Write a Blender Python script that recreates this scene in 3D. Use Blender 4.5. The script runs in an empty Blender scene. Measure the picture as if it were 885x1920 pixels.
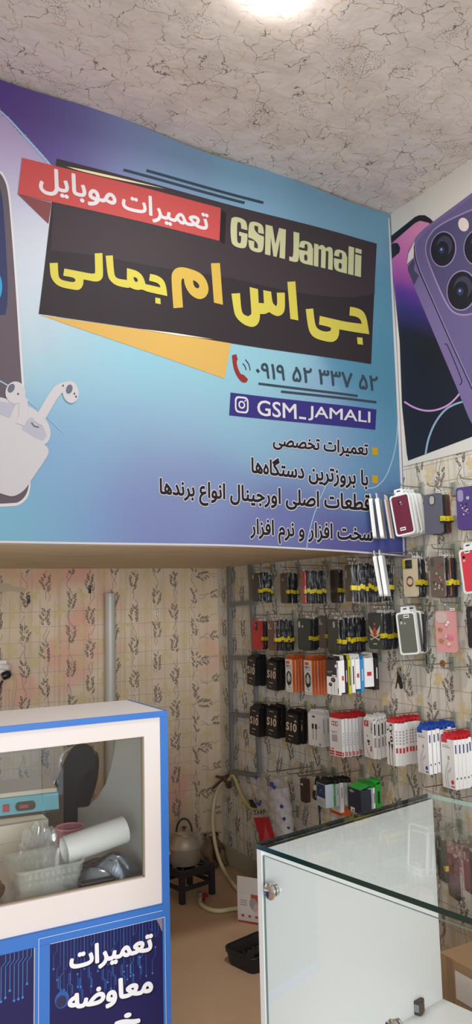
import bpy, bmesh, math, random, unicodedata
from mathutils import Vector, Matrix
from mathutils.geometry import delaunay_2d_cdt
random.seed(7)
PI = math.pi
SC = bpy.context.scene
COL = SC.collection

# ------------------------------------------------------------------ camera
FPX, PITCH, ROLL, YAW = 1445.0, math.radians(6.5), math.radians(-1.35), math.radians(28.7)
EYE = Vector((0, 0, 1.5))
FW = Vector((math.sin(YAW)*math.cos(PITCH), math.cos(YAW)*math.cos(PITCH), math.sin(PITCH)))
_r = Vector((math.cos(YAW), -math.sin(YAW), 0)); _u = _r.cross(FW)
RT = math.cos(ROLL)*_r + math.sin(ROLL)*_u
UP = -math.sin(ROLL)*_r + math.cos(ROLL)*_u
def ray(x, y): return FW + RT*((x-442.5)/FPX) - UP*((y-960)/FPX)
def onx(x, y, X): d = ray(x, y); return EYE + d*(X/d.x)
def ony(x, y, Y): d = ray(x, y); return EYE + d*(Y/d.y)
def onz(x, y, Z): d = ray(x, y); return EYE + d*((Z-EYE.z)/d.z)
def proj(p):
    v = Vector(p)-EYE; k = v.dot(FW); return 442.5+FPX*v.dot(RT)/k, 960-FPX*v.dot(UP)/k
cam = bpy.data.cameras.new('camera'); cam.sensor_fit = 'VERTICAL'; cam.sensor_height = 36; cam.lens = FPX/1920*36
cam.clip_start = .02
co = bpy.data.objects.new('camera', cam); COL.objects.link(co)
m = Matrix((RT, UP, -FW)).transposed().to_4x4(); m.translation = EYE; co.matrix_world = m
SC.camera = co

# ------------------------------------------------------------------ materials
def lin(c):
    return tuple(((v/255)/12.92 if v/255 <= .04045 else ((v/255+.055)/1.055)**2.4) for v in c)
MATS = {}
def mat(name, c, rough=.5, metal=0, spec=.5, emit=0, coat=0):
    if name in MATS: return MATS[name]
    M = bpy.data.materials.new(name); M.use_nodes = True
    b = M.node_tree.nodes['Principled BSDF']
    b.inputs['Base Color'].default_value = (*lin(c), 1)
    b.inputs['Roughness'].default_value = rough; b.inputs['Metallic'].default_value = metal
    b.inputs['Specular IOR Level'].default_value = spec; b.inputs['Coat Weight'].default_value = coat
    if emit:
        b.inputs['Emission Color'].default_value = (*lin(c), 1); b.inputs['Emission Strength'].default_value = emit
    MATS[name] = M; return M
class NT:
    """small node helper"""
    def __init__(s, M): s.t = M.node_tree; s.b = s.t.nodes['Principled BSDF']
    def n(s, kind, **kw):
        o = s.t.nodes.new('ShaderNode'+kind)
        for k, v in kw.items(): setattr(o, k, v)
        return o
    def l(s, a, b): s.t.links.new(a, b)
    def val(s, sock, v):
        if hasattr(v, 'is_output'): s.l(v, sock)
        else: sock.default_value = v
    def math(s, op, a, b=0.0, c=0.0):
        o = s.n('Math', operation=op)
        s.val(o.inputs[0], a); s.val(o.inputs[1], b); s.val(o.inputs[2], c); return o.outputs[0]
    def ramp(s, fac, stops):
        o = s.n('ValToRGB'); e = o.color_ramp.elements
        while len(e) < len(stops): e.new(.5)
        for q, (p, c) in zip(e, stops): q.position = p; q.color = (*c, 1)
        s.l(fac, o.inputs[0]); return o.outputs[0]
    def mix(s, fac, a, b):
        o = s.n('Mix', data_type='RGBA')
        s.val(o.inputs[0], fac)
        for k, v in ((6, a), (7, b)):
            if isinstance(v, tuple): o.inputs[k].default_value = (*v, 1)
            else: s.l(v, o.inputs[k])
        return o.outputs[2]
    def noise(s, vec, scale, detail=3, rough=.5):
        o = s.n('TexNoise'); o.inputs['Scale'].default_value = scale; o.inputs['Detail'].default_value = detail
        o.inputs['Roughness'].default_value = rough
        if vec: s.l(vec, o.inputs['Vector'])
        return o.outputs[0]
    def sstep(s, x, a, b):
        o = s.n('MapRange', interpolation_type='SMOOTHSTEP')
        s.val(o.inputs[0], x); o.inputs[1].default_value = a; o.inputs[2].default_value = b
        return o.outputs[0]
    def coord(s): return s.n('TexCoord').outputs['Object']
    def bump(s, h, strength=.3, dist=.002):
        o = s.n('Bump'); o.inputs['Strength'].default_value = strength; o.inputs['Distance'].default_value = dist
        s.l(h, o.inputs['Height']); s.l(o.outputs[0], s.b.inputs['Normal'])

def clear(name, tint=(1, 1, 1), gloss=.10, rough=.08, haze=0, hazec=(.8, .8, .8), ior=1.45):
    """thin clear sheet: see-through with Fresnel gloss and a little haze"""
    if name in MATS: return MATS[name]
    M = bpy.data.materials.new(name); M.use_nodes = True; t = M.node_tree
    t.nodes.remove(t.nodes['Principled BSDF'])
    n = lambda k: t.nodes.new('ShaderNode'+k)
    tr = n('BsdfTransparent'); tr.inputs[0].default_value = (*tint, 1)
    gl = n('BsdfGlossy'); gl.inputs['Roughness'].default_value = rough; gl.inputs[0].default_value = (1, 1, 1, 1)
    fr = n('Fresnel'); ge = n('NewGeometry'); mr = n('MapRange')
    mr.inputs[3].default_value = ior; mr.inputs[4].default_value = 1/ior           # same gloss on both faces of the sheet
    t.links.new(ge.outputs['Backfacing'], mr.inputs[0]); t.links.new(mr.outputs[0], fr.inputs[0])
    ad = n('Math'); ad.operation = 'ADD'; ad.use_clamp = True; ad.inputs[1].default_value = gloss
    t.links.new(fr.outputs[0], ad.inputs[0])
    mx = n('MixShader'); t.links.new(ad.outputs[0], mx.inputs[0]); t.links.new(tr.outputs[0], mx.inputs[1]); t.links.new(gl.outputs[0], mx.inputs[2])
    out = mx.outputs[0]
    if haze:
        df = n('BsdfDiffuse'); df.inputs[0].default_value = (*hazec, 1)
        m2 = n('MixShader'); m2.inputs[0].default_value = haze
        t.links.new(out, m2.inputs[1]); t.links.new(df.outputs[0], m2.inputs[2]); out = m2.outputs[0]
    t.links.new(out, t.nodes['Material Output'].inputs[0]); MATS[name] = M; return M

W_ = mat('white_laminate', (232, 230, 232), .35)
WP = mat('white_paper', (226, 224, 222), .6)
BLK = mat('black_plastic', (28, 27, 30), .4)
BLKM = mat('black_card', (36, 31, 32), .5)
CHROME = mat('chrome', (215, 215, 215), .12, 1)
STEEL = mat('wire_steel', (150, 148, 140), .35, .9)
GREYM = mat('grey_painted_steel', (112, 112, 112), .5)
BAG = clear('clear_film', (.95, .95, .95), .0, .06, haze=.006, ior=1.32)
YEL = mat('yellow_sticker', (200, 180, 34), .5)
INK = mat('black_ink', (38, 36, 40), .5)
CREAM = mat('cream_card', (222, 214, 200), .6)

# ------------------------------------------------------------------ mesh builder
class MB:
    def __init__(s): s.v = []; s.f = []; s.mi = []; s.mats = []
    def m(s, M):
        if M not in s.mats: s.mats.append(M)
        return s.mats.index(M)
    def add(s, vs, fs, M):
        k = len(s.v); i = s.m(M)
        s.v += [Vector(p) for p in vs]
        for f in fs: s.f.append([a+k for a in f]); s.mi.append(i)
        return k
    def box(s, lo, hi, M, R=None, o=(0, 0, 0)):
        x0, y0, z0 = lo; x1, y1, z1 = hi
        vs = [Vector(p) for p in ((x0,y0,z0),(x1,y0,z0),(x1,y1,z0),(x0,y1,z0),(x0,y0,z1),(x1,y0,z1),(x1,y1,z1),(x0,y1,z1))]
        if R is not None: vs = [R @ p + Vector(o) for p in vs]
        s.add(vs, [(3,2,1,0),(4,5,6,7),(0,1,5,4),(1,2,6,5),(2,3,7,6),(3,0,4,7)], M)
    def poly(s, pts, M): s.add(pts, [tuple(range(len(pts)))], M)
    def prism(s, pts, off, M, M2=None):
        """closed 3-D outline swept by the vector off"""
        n = len(pts); off = Vector(off); pts = [Vector(p) for p in pts]
        s.add(pts+[p+off for p in pts], [tuple(range(n))[::-1], tuple(range(n, 2*n))], M)
        s.add(pts+[p+off for p in pts], [(i, (i+1) % n, n+(i+1) % n, n+i) for i in range(n)], M2 or M)
    def tube(s, path, r, M, seg=8, cap=True, closed=False):
        P = [Vector(p) for p in path]; n = len(P); rr = r if isinstance(r, (list, tuple)) else [r]*n
        rings = []; nrm = None
        for i in range(n):
            a = P[i-1] if i or closed else P[i]; b = P[(i+1) % n] if i < n-1 or closed else P[i]
            t = (b-a).normalized()
            if nrm is None: nrm = t.orthogonal().normalized()
            nrm = (nrm - t*nrm.dot(t)); nrm = nrm.normalized() if nrm.length > 1e-6 else t.orthogonal().normalized()
            bn = t.cross(nrm)
            rings.append([P[i]+(nrm*math.cos(2*PI*k/seg)+bn*math.sin(2*PI*k/seg))*rr[i] for k in range(seg)])
        vs = [p for q in rings for p in q]; fs = []
        for i in range(n if closed else n-1):
            j = (i+1) % n
            for k in range(seg): fs.append((i*seg+k, i*seg+(k+1) % seg, j*seg+(k+1) % seg, j*seg+k))
        if cap and not closed: fs += [tuple(range(seg))[::-1], tuple((n-1)*seg+k for k in range(seg))]
        s.add(vs, fs, M)
    def lathe(s, prof, c, M, seg=24, R=None):
        """profile of (radius, height) turned about the local z axis through c"""
        vs = []; fs = []; n = len(prof); c = Vector(c)
        for r, z in prof:
            for k in range(seg):
                p = Vector((r*math.cos(2*PI*k/seg), r*math.sin(2*PI*k/seg), z))
                vs.append(c + (R @ p if R is not None else p))
        for i in range(n-1):
            for k in range(seg): fs.append((i*seg+k, i*seg+(k+1) % seg, (i+1)*seg+(k+1) % seg, (i+1)*seg+k))
        s.add(vs, fs, M)
    def grid(s, fn, nu, nv, M):
        vs = [fn(i/nu, j/nv) for j in range(nv+1) for i in range(nu+1)]
        fs = [(j*(nu+1)+i, j*(nu+1)+i+1, (j+1)*(nu+1)+i+1, (j+1)*(nu+1)+i) for j in range(nv) for i in range(nu)]
        s.add(vs, fs, M)
    def build(s, name, parent=None, smooth=False, bevel=0, world=False, seg=2, normals=True):
        me = bpy.data.meshes.new(name)
        off = Vector(parent.location) if (parent is not None and world) else Vector((0, 0, 0))
        if parent is not None and world and parent.parent is not None: off += Vector(parent.parent.location)
        me.from_pydata([p-off for p in s.v], [], s.f)
        for M in s.mats: me.materials.append(M)
        me.polygons.foreach_set('material_index', s.mi)
        if normals:
            bm = bmesh.new(); bm.from_mesh(me); bmesh.ops.recalc_face_normals(bm, faces=bm.faces); bm.to_mesh(me); bm.free()
        if smooth:
            me.polygons.foreach_set('use_smooth', [True]*len(me.polygons))
            try: me.set_sharp_from_angle(angle=math.radians(40))
            except Exception: pass
        me.update()
        o = bpy.data.objects.new(name, me); COL.objects.link(o)
        if parent is not None: o.parent = parent
        if bevel:
            b = o.modifiers.new('bevel', 'BEVEL'); b.width = bevel; b.segments = seg; b.limit_method = 'ANGLE'
        return o
def tag(o, label=None, cat=None, group=None, kind=None):
    if label: o['label'] = label
    if cat: o['category'] = cat
    if group: o['group'] = group
    if kind: o['kind'] = kind
    return o
def empty(name, loc, label=None, cat=None, group=None, rz=0):
    o = bpy.data.objects.new(name, None); COL.objects.link(o); o.location = loc; o.rotation_euler = (0, 0, rz)
    o.empty_display_size = .05
    return tag(o, label, cat, group)
KIDS = {}
def copy_tree(o, parent=None):
    c = o.copy(); COL.objects.link(c)
    if parent is not None: c.parent = parent
    for ch in list(o.children): copy_tree(ch, c)
    return c
def struct(o): o['kind'] = 'structure'; return o

# ------------------------------------------------------------------ 2-D outlines
def smooth(pts, it=2, closed=False):
    pts = [tuple(p) for p in pts]
    for _ in range(it):
        q = []
        n = len(pts)
        if not closed: q.append(pts[0])
        for i in range(n if closed else n-1):
            a, b = pts[i], pts[(i+1) % n]
            q.append(tuple(x*.75+y*.25 for x, y in zip(a, b))); q.append(tuple(x*.25+y*.75 for x, y in zip(a, b)))
        if not closed: q.append(pts[-1])
        pts = q
    return pts
def stroke(pts, w):
    """band of width w along a 2-D polyline, butt ends"""
    L, Rr = [], []; n = len(pts)
    for i in range(n):
        a = pts[max(i-1, 0)]; b = pts[min(i+1, n-1)]
        dx, dy = b[0]-a[0], b[1]-a[1]; l = math.hypot(dx, dy) or 1
        nx, ny = -dy/l*w/2, dx/l*w/2
        L.append((pts[i][0]+nx, pts[i][1]+ny)); Rr.append((pts[i][0]-nx, pts[i][1]-ny))
    return [[L[i], L[i+1], Rr[i+1], Rr[i]] for i in range(n-1)]
def soft(pts, it=2, lim=50):
    """rounds the gentle bends of a closed outline, keeps its sharp corners"""
    for _ in range(it):
        n = len(pts); q = []
        for i in range(n):
            a, b, c = pts[i-1], pts[i], pts[(i+1) % n]
            t1 = math.atan2(b[1]-a[1], b[0]-a[0]); t2 = math.atan2(c[1]-b[1], c[0]-b[0]); d = abs((t2-t1+PI) % (2*PI)-PI)
            if math.degrees(d) < lim and n > 5: q += [tuple(b[k]+(a[k]-b[k])*.25 for k in (0, 1)), tuple(b[k]+(c[k]-b[k])*.25 for k in (0, 1))]
            else: q.append(b)
        pts = q
    return pts
def ell(cx, cy, rx, ry, a=0, n=28):
    ca, sa = math.cos(a), math.sin(a)
    return [(cx+rx*math.cos(t)*ca-ry*math.sin(t)*sa, cy+rx*math.cos(t)*sa+ry*math.sin(t)*ca) for t in (2*PI*k/n for k in range(n))]
def rrect(w, h, r, n=5):
    out = []
    for cx, cy, a0 in ((w/2-r, h/2-r, 0), (-w/2+r, h/2-r, PI/2), (-w/2+r, -h/2+r, PI), (w/2-r, -h/2+r, 1.5*PI)):
        for k in range(n+1):
            a = a0+PI/2*k/n; out.append((cx+r*math.cos(a), cy+r*math.sin(a)))
    return out

# ------------------------------------------------------------------ lettering
FORMS = {}
for cp in list(range(0xFB50, 0xFDFF))+list(range(0xFE70, 0xFEFD)):
    d = unicodedata.decomposition(chr(cp)).split()
    if len(d) == 2 and d[0][0] == '<': FORMS[(chr(int(d[1], 16)), d[0][1:-1])] = chr(cp)
def shape(s):
    out = []
    for i, c in enumerate(s):
        if (c, 'isolated') not in FORMS: 
            if c != '\u200c': out.append(c)
            continue
        pv = i > 0 and (s[i-1], 'initial') in FORMS
        nx = i+1 < len(s) and (s[i+1], 'final') in FORMS and (c, 'initial') in FORMS
        f = 'medial' if pv and nx else 'final' if pv and (c, 'final') in FORMS else 'initial' if nx else 'isolated'
        out.append(FORMS[(c, f)])
    return ''.join(out[::-1])
TCACHE = {}
def glyphs(s):
    """flat filled outlines of the string: (2-D verts, triangles), box (x0,y0,x1,y1)"""
    if s in TCACHE: return TCACHE[s]
    c = bpy.data.curves.new('lettering', 'FONT'); c.body = s
    o = bpy.data.objects.new('lettering', c); COL.objects.link(o)
    bpy.context.view_layer.update()
    cu = o.to_curve(bpy.context.evaluated_depsgraph_get())
    V = []; E = []; loops = []
    for sp in cu.splines:
        P = []
        if sp.type == 'BEZIER':
            bp = sp.bezier_points; n = len(bp)
            for i in range(n):
                a, b = bp[i], bp[(i+1) % n]
                straight = a.handle_right_type == 'VECTOR' and b.handle_left_type == 'VECTOR'
                k = 1 if straight else 3
                for t_ in range(k):
                    t = t_/k; q = (1-t)**3*a.co+3*(1-t)**2*t*a.handle_right+3*(1-t)*t*t*b.handle_left+t**3*b.co
                    P.append((q.x, q.y))
        else: P = [(p.co.x, p.co.y) for p in sp.points]
        if len(P) < 3: continue
        k = len(V); V += [Vector(p) for p in P]; E += [(k+i, k+(i+1) % len(P)) for i in range(len(P))]; loops.append(P)
    o.to_curve_clear(); bpy.data.objects.remove(o); bpy.data.curves.remove(c)
    r = delaunay_2d_cdt(V, E, [], 0, 1e-6)
    vs = [(p.x, p.y) for p in r[0]]; fs = []
    def wind(x, y):
        w = 0
        for P in loops:
            for (x0, y0), (x1, y1) in zip(P, P[1:]+P[:1]):
                if y0 <= y < y1 and (x1-x0)*(y-y0)-(x-x0)*(y1-y0) > 0: w += 1
                elif y1 <= y < y0 and (x1-x0)*(y-y0)-(x-x0)*(y1-y0) < 0: w -= 1
        return w
    for f in r[2]:
        if wind(sum(vs[i][0] for i in f)/3, sum(vs[i][1] for i in f)/3): fs.append(tuple(f))
    used = sorted({i for f in fs for i in f}); ix = {v: k for k, v in enumerate(used)}
    vs = [vs[i] for i in used]; fs = [tuple(ix[i] for i in f) for f in fs]
    xs = [v[0] for v in vs]; ys = [v[1] for v in vs]
    TCACHE[s] = (vs, fs, (min(xs), min(ys), max(xs), max(ys))); return TCACHE[s]
def text_on(mb, s, M, fn, offset=0.0, box=None):
    """fn(u,v) -> point; u,v in 0..1 over the lettering's box; offset: extra weight in em (copies shifted about a circle)"""
    vs, fs, b = glyphs(s)
    b = box or b
    P0, PX, PY = Vector(fn(0, 0)), Vector(fn(1, 0)), Vector(fn(0, 1)); nr = (PX-P0).cross(PY-P0).normalized()
    if nr.dot(FW) > 0: nr = -nr
    if getattr(mb, 'flat', False): nr = Vector((0, -1, 0))
    sh = [(0, 0)]+([(offset*math.cos(PI*k/5), offset*math.sin(PI*k/5)) for k in range(10)] if offset else [])
    for k, (dx, dy) in enumerate(sh):
        mb.add([Vector(fn((x+dx-b[0])/(b[2]-b[0]), (y+dy-b[1])/(b[3]-b[1])))+nr*(.00001*k) for x, y in vs], fs, M)
# ------------------------------------------------------------------ room shell
XW, YB, YF = 2.14, 4.167, 2.456          # right wall, back wall, front of the loft
def ceil_z(x): return 3.147+(2.13-x)*.062
def wall_mat(name, a, b, stain, amt, streak=True):
    M = mat(name, a, .75, spec=.2); t = NT(M); c = t.coord()
    col = t.mix(t.sstep(t.noise(c, 3.5, 4), .42, .68), lin(a), lin(b))
    col = t.mix(t.math('MULTIPLY', t.sstep(t.noise(c, 2.3, 2), .56, .68), amt), col, lin(stain))
    if streak:
        mp = t.n('Mapping'); mp.inputs['Scale'].default_value = (22, 22, .6); t.l(c, mp.inputs[0])
        col = t.mix(t.math('MULTIPLY', t.sstep(t.noise(mp.outputs[0], 1.6, 4), .5, .72), .45), col, lin((168, 150, 122)))
    t.l(col, t.b.inputs['Base Color']); t.bump(t.noise(c, 60, 2), .25, .003); return M
WALLB = wall_mat('flowered_wallpaper_back', (208, 188, 162), (218, 198, 174), (216, 160, 142), .75)
WALLR = wall_mat('flowered_wallpaper_right', (208, 206, 198), (204, 196, 180), (214, 186, 172), .35)
PLASTER = mat('painted_plaster', (222, 218, 208), .8, spec=.2)
CARPET = mat('tan_carpet', (168, 132, 104), .95, spec=.1)
t = NT(CARPET); c = t.coord()
cc = t.mix(t.sstep(t.noise(c, 420, 2), .3, .7), lin((192, 158, 128)), lin((222, 190, 158)))
cc = t.mix(t.math('MULTIPLY', t.sstep(t.noise(c, 3, 4), .5, .75), .35), cc, lin((178, 142, 112)))
t.l(cc, t.b.inputs['Base Color']); t.bump(t.noise(c, 500, 2), .6, .004)

CEIL = mat('crackle_ceiling_paper', (206, 190, 176), .8, spec=.2)
t = NT(CEIL); c = t.coord()
def warp(amount, sc, seed):
    o = t.n('TexNoise'); o.inputs['Scale'].default_value = sc; o.inputs['Detail'].default_value = 4
    mp = t.n('Mapping'); mp.inputs['Location'].default_value = (seed, seed*2, 0); t.l(c, mp.inputs[0]); t.l(mp.outputs[0], o.inputs['Vector'])
    s1 = t.n('VectorMath', operation='SUBTRACT'); t.l(o.outputs['Color'], s1.inputs[0]); s1.inputs[1].default_value = (.5, .5, .5)
    s2 = t.n('VectorMath', operation='SCALE'); t.l(s1.outputs[0], s2.inputs[0]); s2.inputs['Scale'].default_value = amount
    s3 = t.n('VectorMath', operation='ADD'); t.l(c, s3.inputs[0]); t.l(s2.outputs[0], s3.inputs[1]); return s3.outputs[0]
def cracks(seed, scale, width, amount):
    v = t.n('TexVoronoi', feature='DISTANCE_TO_EDGE', voronoi_dimensions='2D'); v.inputs['Scale'].default_value = scale
    w = warp(amount, 9, seed); t.l(w, v.inputs['Vector'])
    line = t.math('SUBTRACT', 1.0, t.sstep(v.outputs[0], width*.45, width))
    mp = t.n('Mapping'); mp.inputs['Location'].default_value = (seed*3.1, 0, seed); t.l(c, mp.inputs[0])
    return t.math('MULTIPLY', line, t.sstep(t.noise(mp.outputs[0], 13, 2), .42, .52))
base = t.mix(t.sstep(t.noise(c, 7, 4), .4, .65), lin((228, 218, 212)), lin((218, 208, 201)))
base = t.mix(t.math('MULTIPLY', cracks(1.3, 12.5, .026, .19), .6), base, lin((196, 160, 112)))
base = t.mix(t.math('MULTIPLY', cracks(4.7, 11.5, .020, .19), .75), base, lin((84, 74, 74)))
dv = t.n('TexVoronoi', voronoi_dimensions='2D'); dv.inputs['Scale'].default_value = 105; t.l(c, dv.inputs['Vector'])
dots = t.math('MULTIPLY', t.math('LESS_THAN', dv.outputs['Distance'], .24), t.sstep(t.noise(c, 6.5, 2), .60, .64))
base = t.mix(t.math('MULTIPLY', dots, .5), base, lin((120, 108, 104)))
t.l(base, t.b.inputs['Base Color']); t.bump(t.noise(c, 14, 3), .35, .012)

def plain(name, lo, hi, M):
    b = MB(); b.box(lo, hi, M); return struct(b.build(name))
plain('floor', (-2.3, -1.6, -.1), (2.24, 4.27, 0), CARPET)
b = MB(); x0, x1, y0, y1 = -2.3, 2.24, -1.6, 4.27
zs = [ceil_z(x0), ceil_z(x1)]
b.prism([(x0, y0, zs[0]), (x1, y0, zs[1]), (x1, y1, zs[1]), (x0, y1, zs[0])], (0, 0, .1), CEIL); struct(b.build('ceiling'))
plain('wall_right', (XW, -1.6, 0), (XW+.1, YB+.1, 3.25), WALLR)
plain('wall_back', (-2.3, YB, 0), (XW, YB+.1, 3.45), WALLB)
plain('wall_left', (-2.3, -1.6, 0), (-2.2, YB, 3.5), PLASTER)
b = MB(); b.box((-2.2, -1.6, 3.0), (XW, -1.5, 3.5), PLASTER); struct(b.build('wall_front'))
WOOD = mat('old_board', (132, 112, 84), .6)
t = NT(WOOD); c = t.coord(); mp = t.n('Mapping'); mp.inputs['Scale'].default_value = (1.2, 14, 14); t.l(c, mp.inputs[0])
t.l(t.mix(t.sstep(t.noise(mp.outputs[0], 3, 6), .3, .7), lin((204, 182, 146)), lin((228, 210, 176))), t.b.inputs['Base Color'])
plain('ceiling_loft_underside', (-2.2, YF+.03, 1.692), (XW-.001, YB-.001, 1.74), WOOD)
plain('wall_loft_front', (-2.2, YF+.03, 1.74), (XW-.001, YF+.06, 3.14), PLASTER)

# ---- wallpaper print: vines, dark sprigs, ochre blossoms, tile joints
P_DARK = mat('wallpaper_print_dark', (112, 102, 94), .8, spec=.1)
P_OCH = mat('wallpaper_print_ochre', (206, 184, 138), .8, spec=.1)
P_VINE = mat('wallpaper_print_vine', (132, 118, 106), .8, spec=.1)
P_JOINT = mat('wallpaper_joint', (164, 154, 136), .8, spec=.1)
def wallpaper(name, P, u0, u1, v0, v1, col=.125, rep=.185, grid=.08, gv1=None, turned=False, seed=1, vine=1.0):
    """P(u,v,h): point on the wall at height h off its face"""
    rnd = random.Random(seed); mb = MB()
    Q = (lambda u, v, h: P(u0+(v-v0), v0+(u-u0), h)) if turned else P
    U0, U1, V0, V1 = (u0, u0+(v1-v0), v0, v0+(u1-u0)) if turned else (u0, u1, v0, v1)
    def inside(u, v): return U0 < u < U1 and V0 < v < V1
    def leaf(u, v, a, l, w, M, h):
        if not inside(u, v): return
        n = 8; o = []; i = []
        for k in range(n):
            s = 2*PI*k/n; x, y = l*math.cos(s), w*math.sin(s)*(1-.35*math.cos(s))
            o.append((u+x*math.cos(a)-y*math.sin(a), v+x*math.sin(a)+y*math.cos(a)))
            x *= .5; y *= .38
            i.append((u+x*math.cos(a)-y*math.sin(a), v+x*math.sin(a)+y*math.cos(a)))
        mb.add([Q(p[0], p[1], h) for p in o+i], [(k, (k+1) % n, n+(k+1) % n, n+k) for k in range(n)], M)
    def line(pts, w, M, h):
        for q in stroke([p for p in pts if inside(*p)], w): mb.poly([Q(p[0], p[1], h) for p in q], M)
    ncol = int((U1-U0)/col)+2
    for i in range(ncol):
        uc = U0+(i+.45)*col+rnd.uniform(-.006, .006); off = (i % 2)*rep*.5+rnd.uniform(-.01, .01)
        for s in (0, 1):                                   # two vines that cross
            ph = rnd.uniform(0, 6); pts = []; v = V0
            while v < V1:
                pts.append((uc+.013*math.sin(v*34+ph+s*2.6)+.006*math.sin(v*77+ph), v)); v += .012
            k = 0
            while k < len(pts):
                n = rnd.randint(5, 12); line(pts[k:k+n], .0022*vine, P_VINE, .0004+.0001*s); k += n+rnd.randint(1, 4)
        v = V0-rep+off
        while v < V1:
            for k in range(10):                            # sprig
                y = v+k*.0085; sd = -1 if k % 2 else 1
                x = uc+sd*rnd.uniform(.010, .026)*(1-.4*abs(k-5)/6)+.012*math.sin(y*34)
                leaf(x, y+rnd.uniform(-.004, .004), PI/2-sd*rnd.uniform(.3, .9), rnd.uniform(.0105, .0145), .0056, P_DARK, .0007+.00003*k)
            ub, vb = uc+col*.5, v+rep*.35
            for k in range(10):                            # blossom
                a = rnd.uniform(0, 2*PI); r = rnd.uniform(.006, .034)
                leaf(ub+r*math.cos(a), vb+1.2*r*math.sin(a), a, .012, .008, P_OCH, .0003+.00001*k)
            line([(ub, vb-.05), (ub+.004, vb-.02), (ub, vb+.03)], .003, P_OCH, .00025)
            v += rep
    if grid:
        top = gv1 or v1
        v = v0+grid
        while v < top:
            a = [(u0+(u1-u0)*k/24, v+.0012*math.sin(k*1.7+v*40)) for k in range(25)]
            for q in stroke(a, .0022): mb.poly([P(p[0], p[1], .00012) for p in q], P_JOINT)
            v += grid
        u = u0+grid*.6
        while u < u1:
            for q in stroke([(u, v0), (u+.001, (v0+top)/2), (u, top)], .0018): mb.poly([P(p[0], p[1], .00016) for p in q], P_JOINT)
            u += grid
    o = mb.build(name, normals=False); return struct(o)
wallpaper('wall_back_print', lambda u, v, h: Vector((u, YB-h-.0006, v)), .3, 2.0, .1, 1.69, gv1=1.53, seed=3)
wallpaper('wall_back_print_strip', lambda u, v, h: Vector((u, YB-h-.0006, v)), 2.003, 2.137, .1, 1.69, grid=0, turned=True, seed=5)
wallpaper('wall_right_print', lambda u, v, h: Vector((XW-h-.0006, u, v)), 1.5, 4.14, .1, 2.06, col=.115, rep=.2, seed=9, vine=1.0)
BASEB = mat('grey_green_skirting', (168, 164, 142), .6)
b = MB(); b.box((.3, YB-.012, 0), (2.12, YB, .085), BASEB); struct(b.build('baseboard_back', bevel=.003))
b = MB(); b.box((XW-.012, 1.2, 0), (XW, YB-.012, .1), BASEB); struct(b.build('baseboard_right', bevel=.003))

# ------------------------------------------------------------------ ceiling lamp
lamp = empty('ceiling_lamp', (1.075, 1.668, ceil_z(1.1)), 'glowing white round lamp on the crackle-patterned ceiling', 'lamp')
b = MB(); b.lathe([(0, 0), (.062, 0), (.062, -.018), (0, -.018)], (0, 0, 0), W_); b.build('base', lamp, smooth=True)
GLOW = mat('lamp_glow', (255, 250, 242), .5, emit=30)
b = MB(); b.lathe([(.055, -.018), (.058, -.035), (.05, -.055), (.03, -.068), (0, -.072)], (0, 0, 0), GLOW); b.build('diffuser', lamp, smooth=True)

# ------------------------------------------------------------------ printed banner on the loft front
def wav(x, z):
    a = .0035*math.sin(x*7.5+z*1.3)+.002*math.sin(x*3.1-z*9+1)
    a += .0012*math.exp(-((x-.62-.12*(z-2.3))/.10)**2)*math.sin(x*60+z*14)*math.exp(-((z-2.4)/.28)**2)
    return a*min(1, max(0, (2.12-x)/.25))
def bn_top(x): return ceil_z(x)-.006+.006*math.sin(x*9)
def bn_bot(x): return 1.692-.034*max(0, (x-1.25)/.89)**1.6
B_X0, B_X1 = -.75, 2.136
def on_banner(x, z, h=0.0): return Vector((x, YF-.008+wav(x, z)-h*1.5, z))
def px_banner(px, py):
    p = ony(px, py, YF-.008); return p.x, p.z
CTRL = [tuple(tuple(int(v) for v in q.split(',')) for q in p.split(':')) for p in '''-60,130:92,64,140 20,190:96,70,140 90,240:100,80,145 150,255:116,110,165 240,290:137,147,190 330,330:130,160,190 480,365:116,152,176 600,395:108,144,166 700,425:104,146,166 725,560:92,145,168 735,700:84,138,164 740,830:90,142,172 700,860:105,150,182 690,910:106,146,184 740,960:84,105,165 740,1035:78,74,146 640,1010:98,94,154 560,960:114,124,178 480,1000:122,124,178 620,860:136,165,200 540,820:142,182,206 450,800:146,188,210 450,700:148,198,212 380,680:150,198,212 300,700:148,198,216 250,680:152,203,218 180,650:162,206,220 110,620:188,210,222 60,560:206,214,224 60,470:208,214,222 55,400:206,208,222 25,330:196,190,214 30,270:190,168,204 -10,220:185,155,198 70,310:178,170,208 200,760:150,190,214 260,800:146,176,206 330,790:150,184,208 250,880:138,152,196 330,900:138,150,196 220,960:136,150,198 300,990:130,140,188 420,920:134,154,198 150,860:138,172,210 110,900:136,178,212 140,990:130,168,208 60,1000:130,184,210 0,1005:134,188,208 -80,900:140,188,210 150,700:157,201,218 170,820:142,182,214'''.split()]
INKD = .56                                # banner inks darkened evenly to offset the strong light on it
CT = [(px_banner(*p), tuple(v*INKD*(1.35 if p[0] > 400 and p[1] < 480 else 1.15 if p[0] > 690 else 1) for v in lin(c))) for p, c in CTRL]  # upper and right-hand colours raised to make up for weaker light there
ARC = [(-220, 40), (-120, 112), (-60, 158), (-30, 182), (0, 207), (20, 225), (48, 256), (70, 280), (95, 308), (120, 345)]
ARCZ = [px_banner(*p) for p in ARC]
def arc_z(x):
    for (a, b) in zip(ARCZ, ARCZ[1:]):
        if a[0] <= x <= b[0]: return a[1]+(b[1]-a[1])*(x-a[0])/(b[0]-a[0])
    return 9 if x < ARCZ[0][0] else ARCZ[-1][1]
def inner(px, py):
    x, z = px_banner(px, py); return z < arc_z(x)
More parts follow.
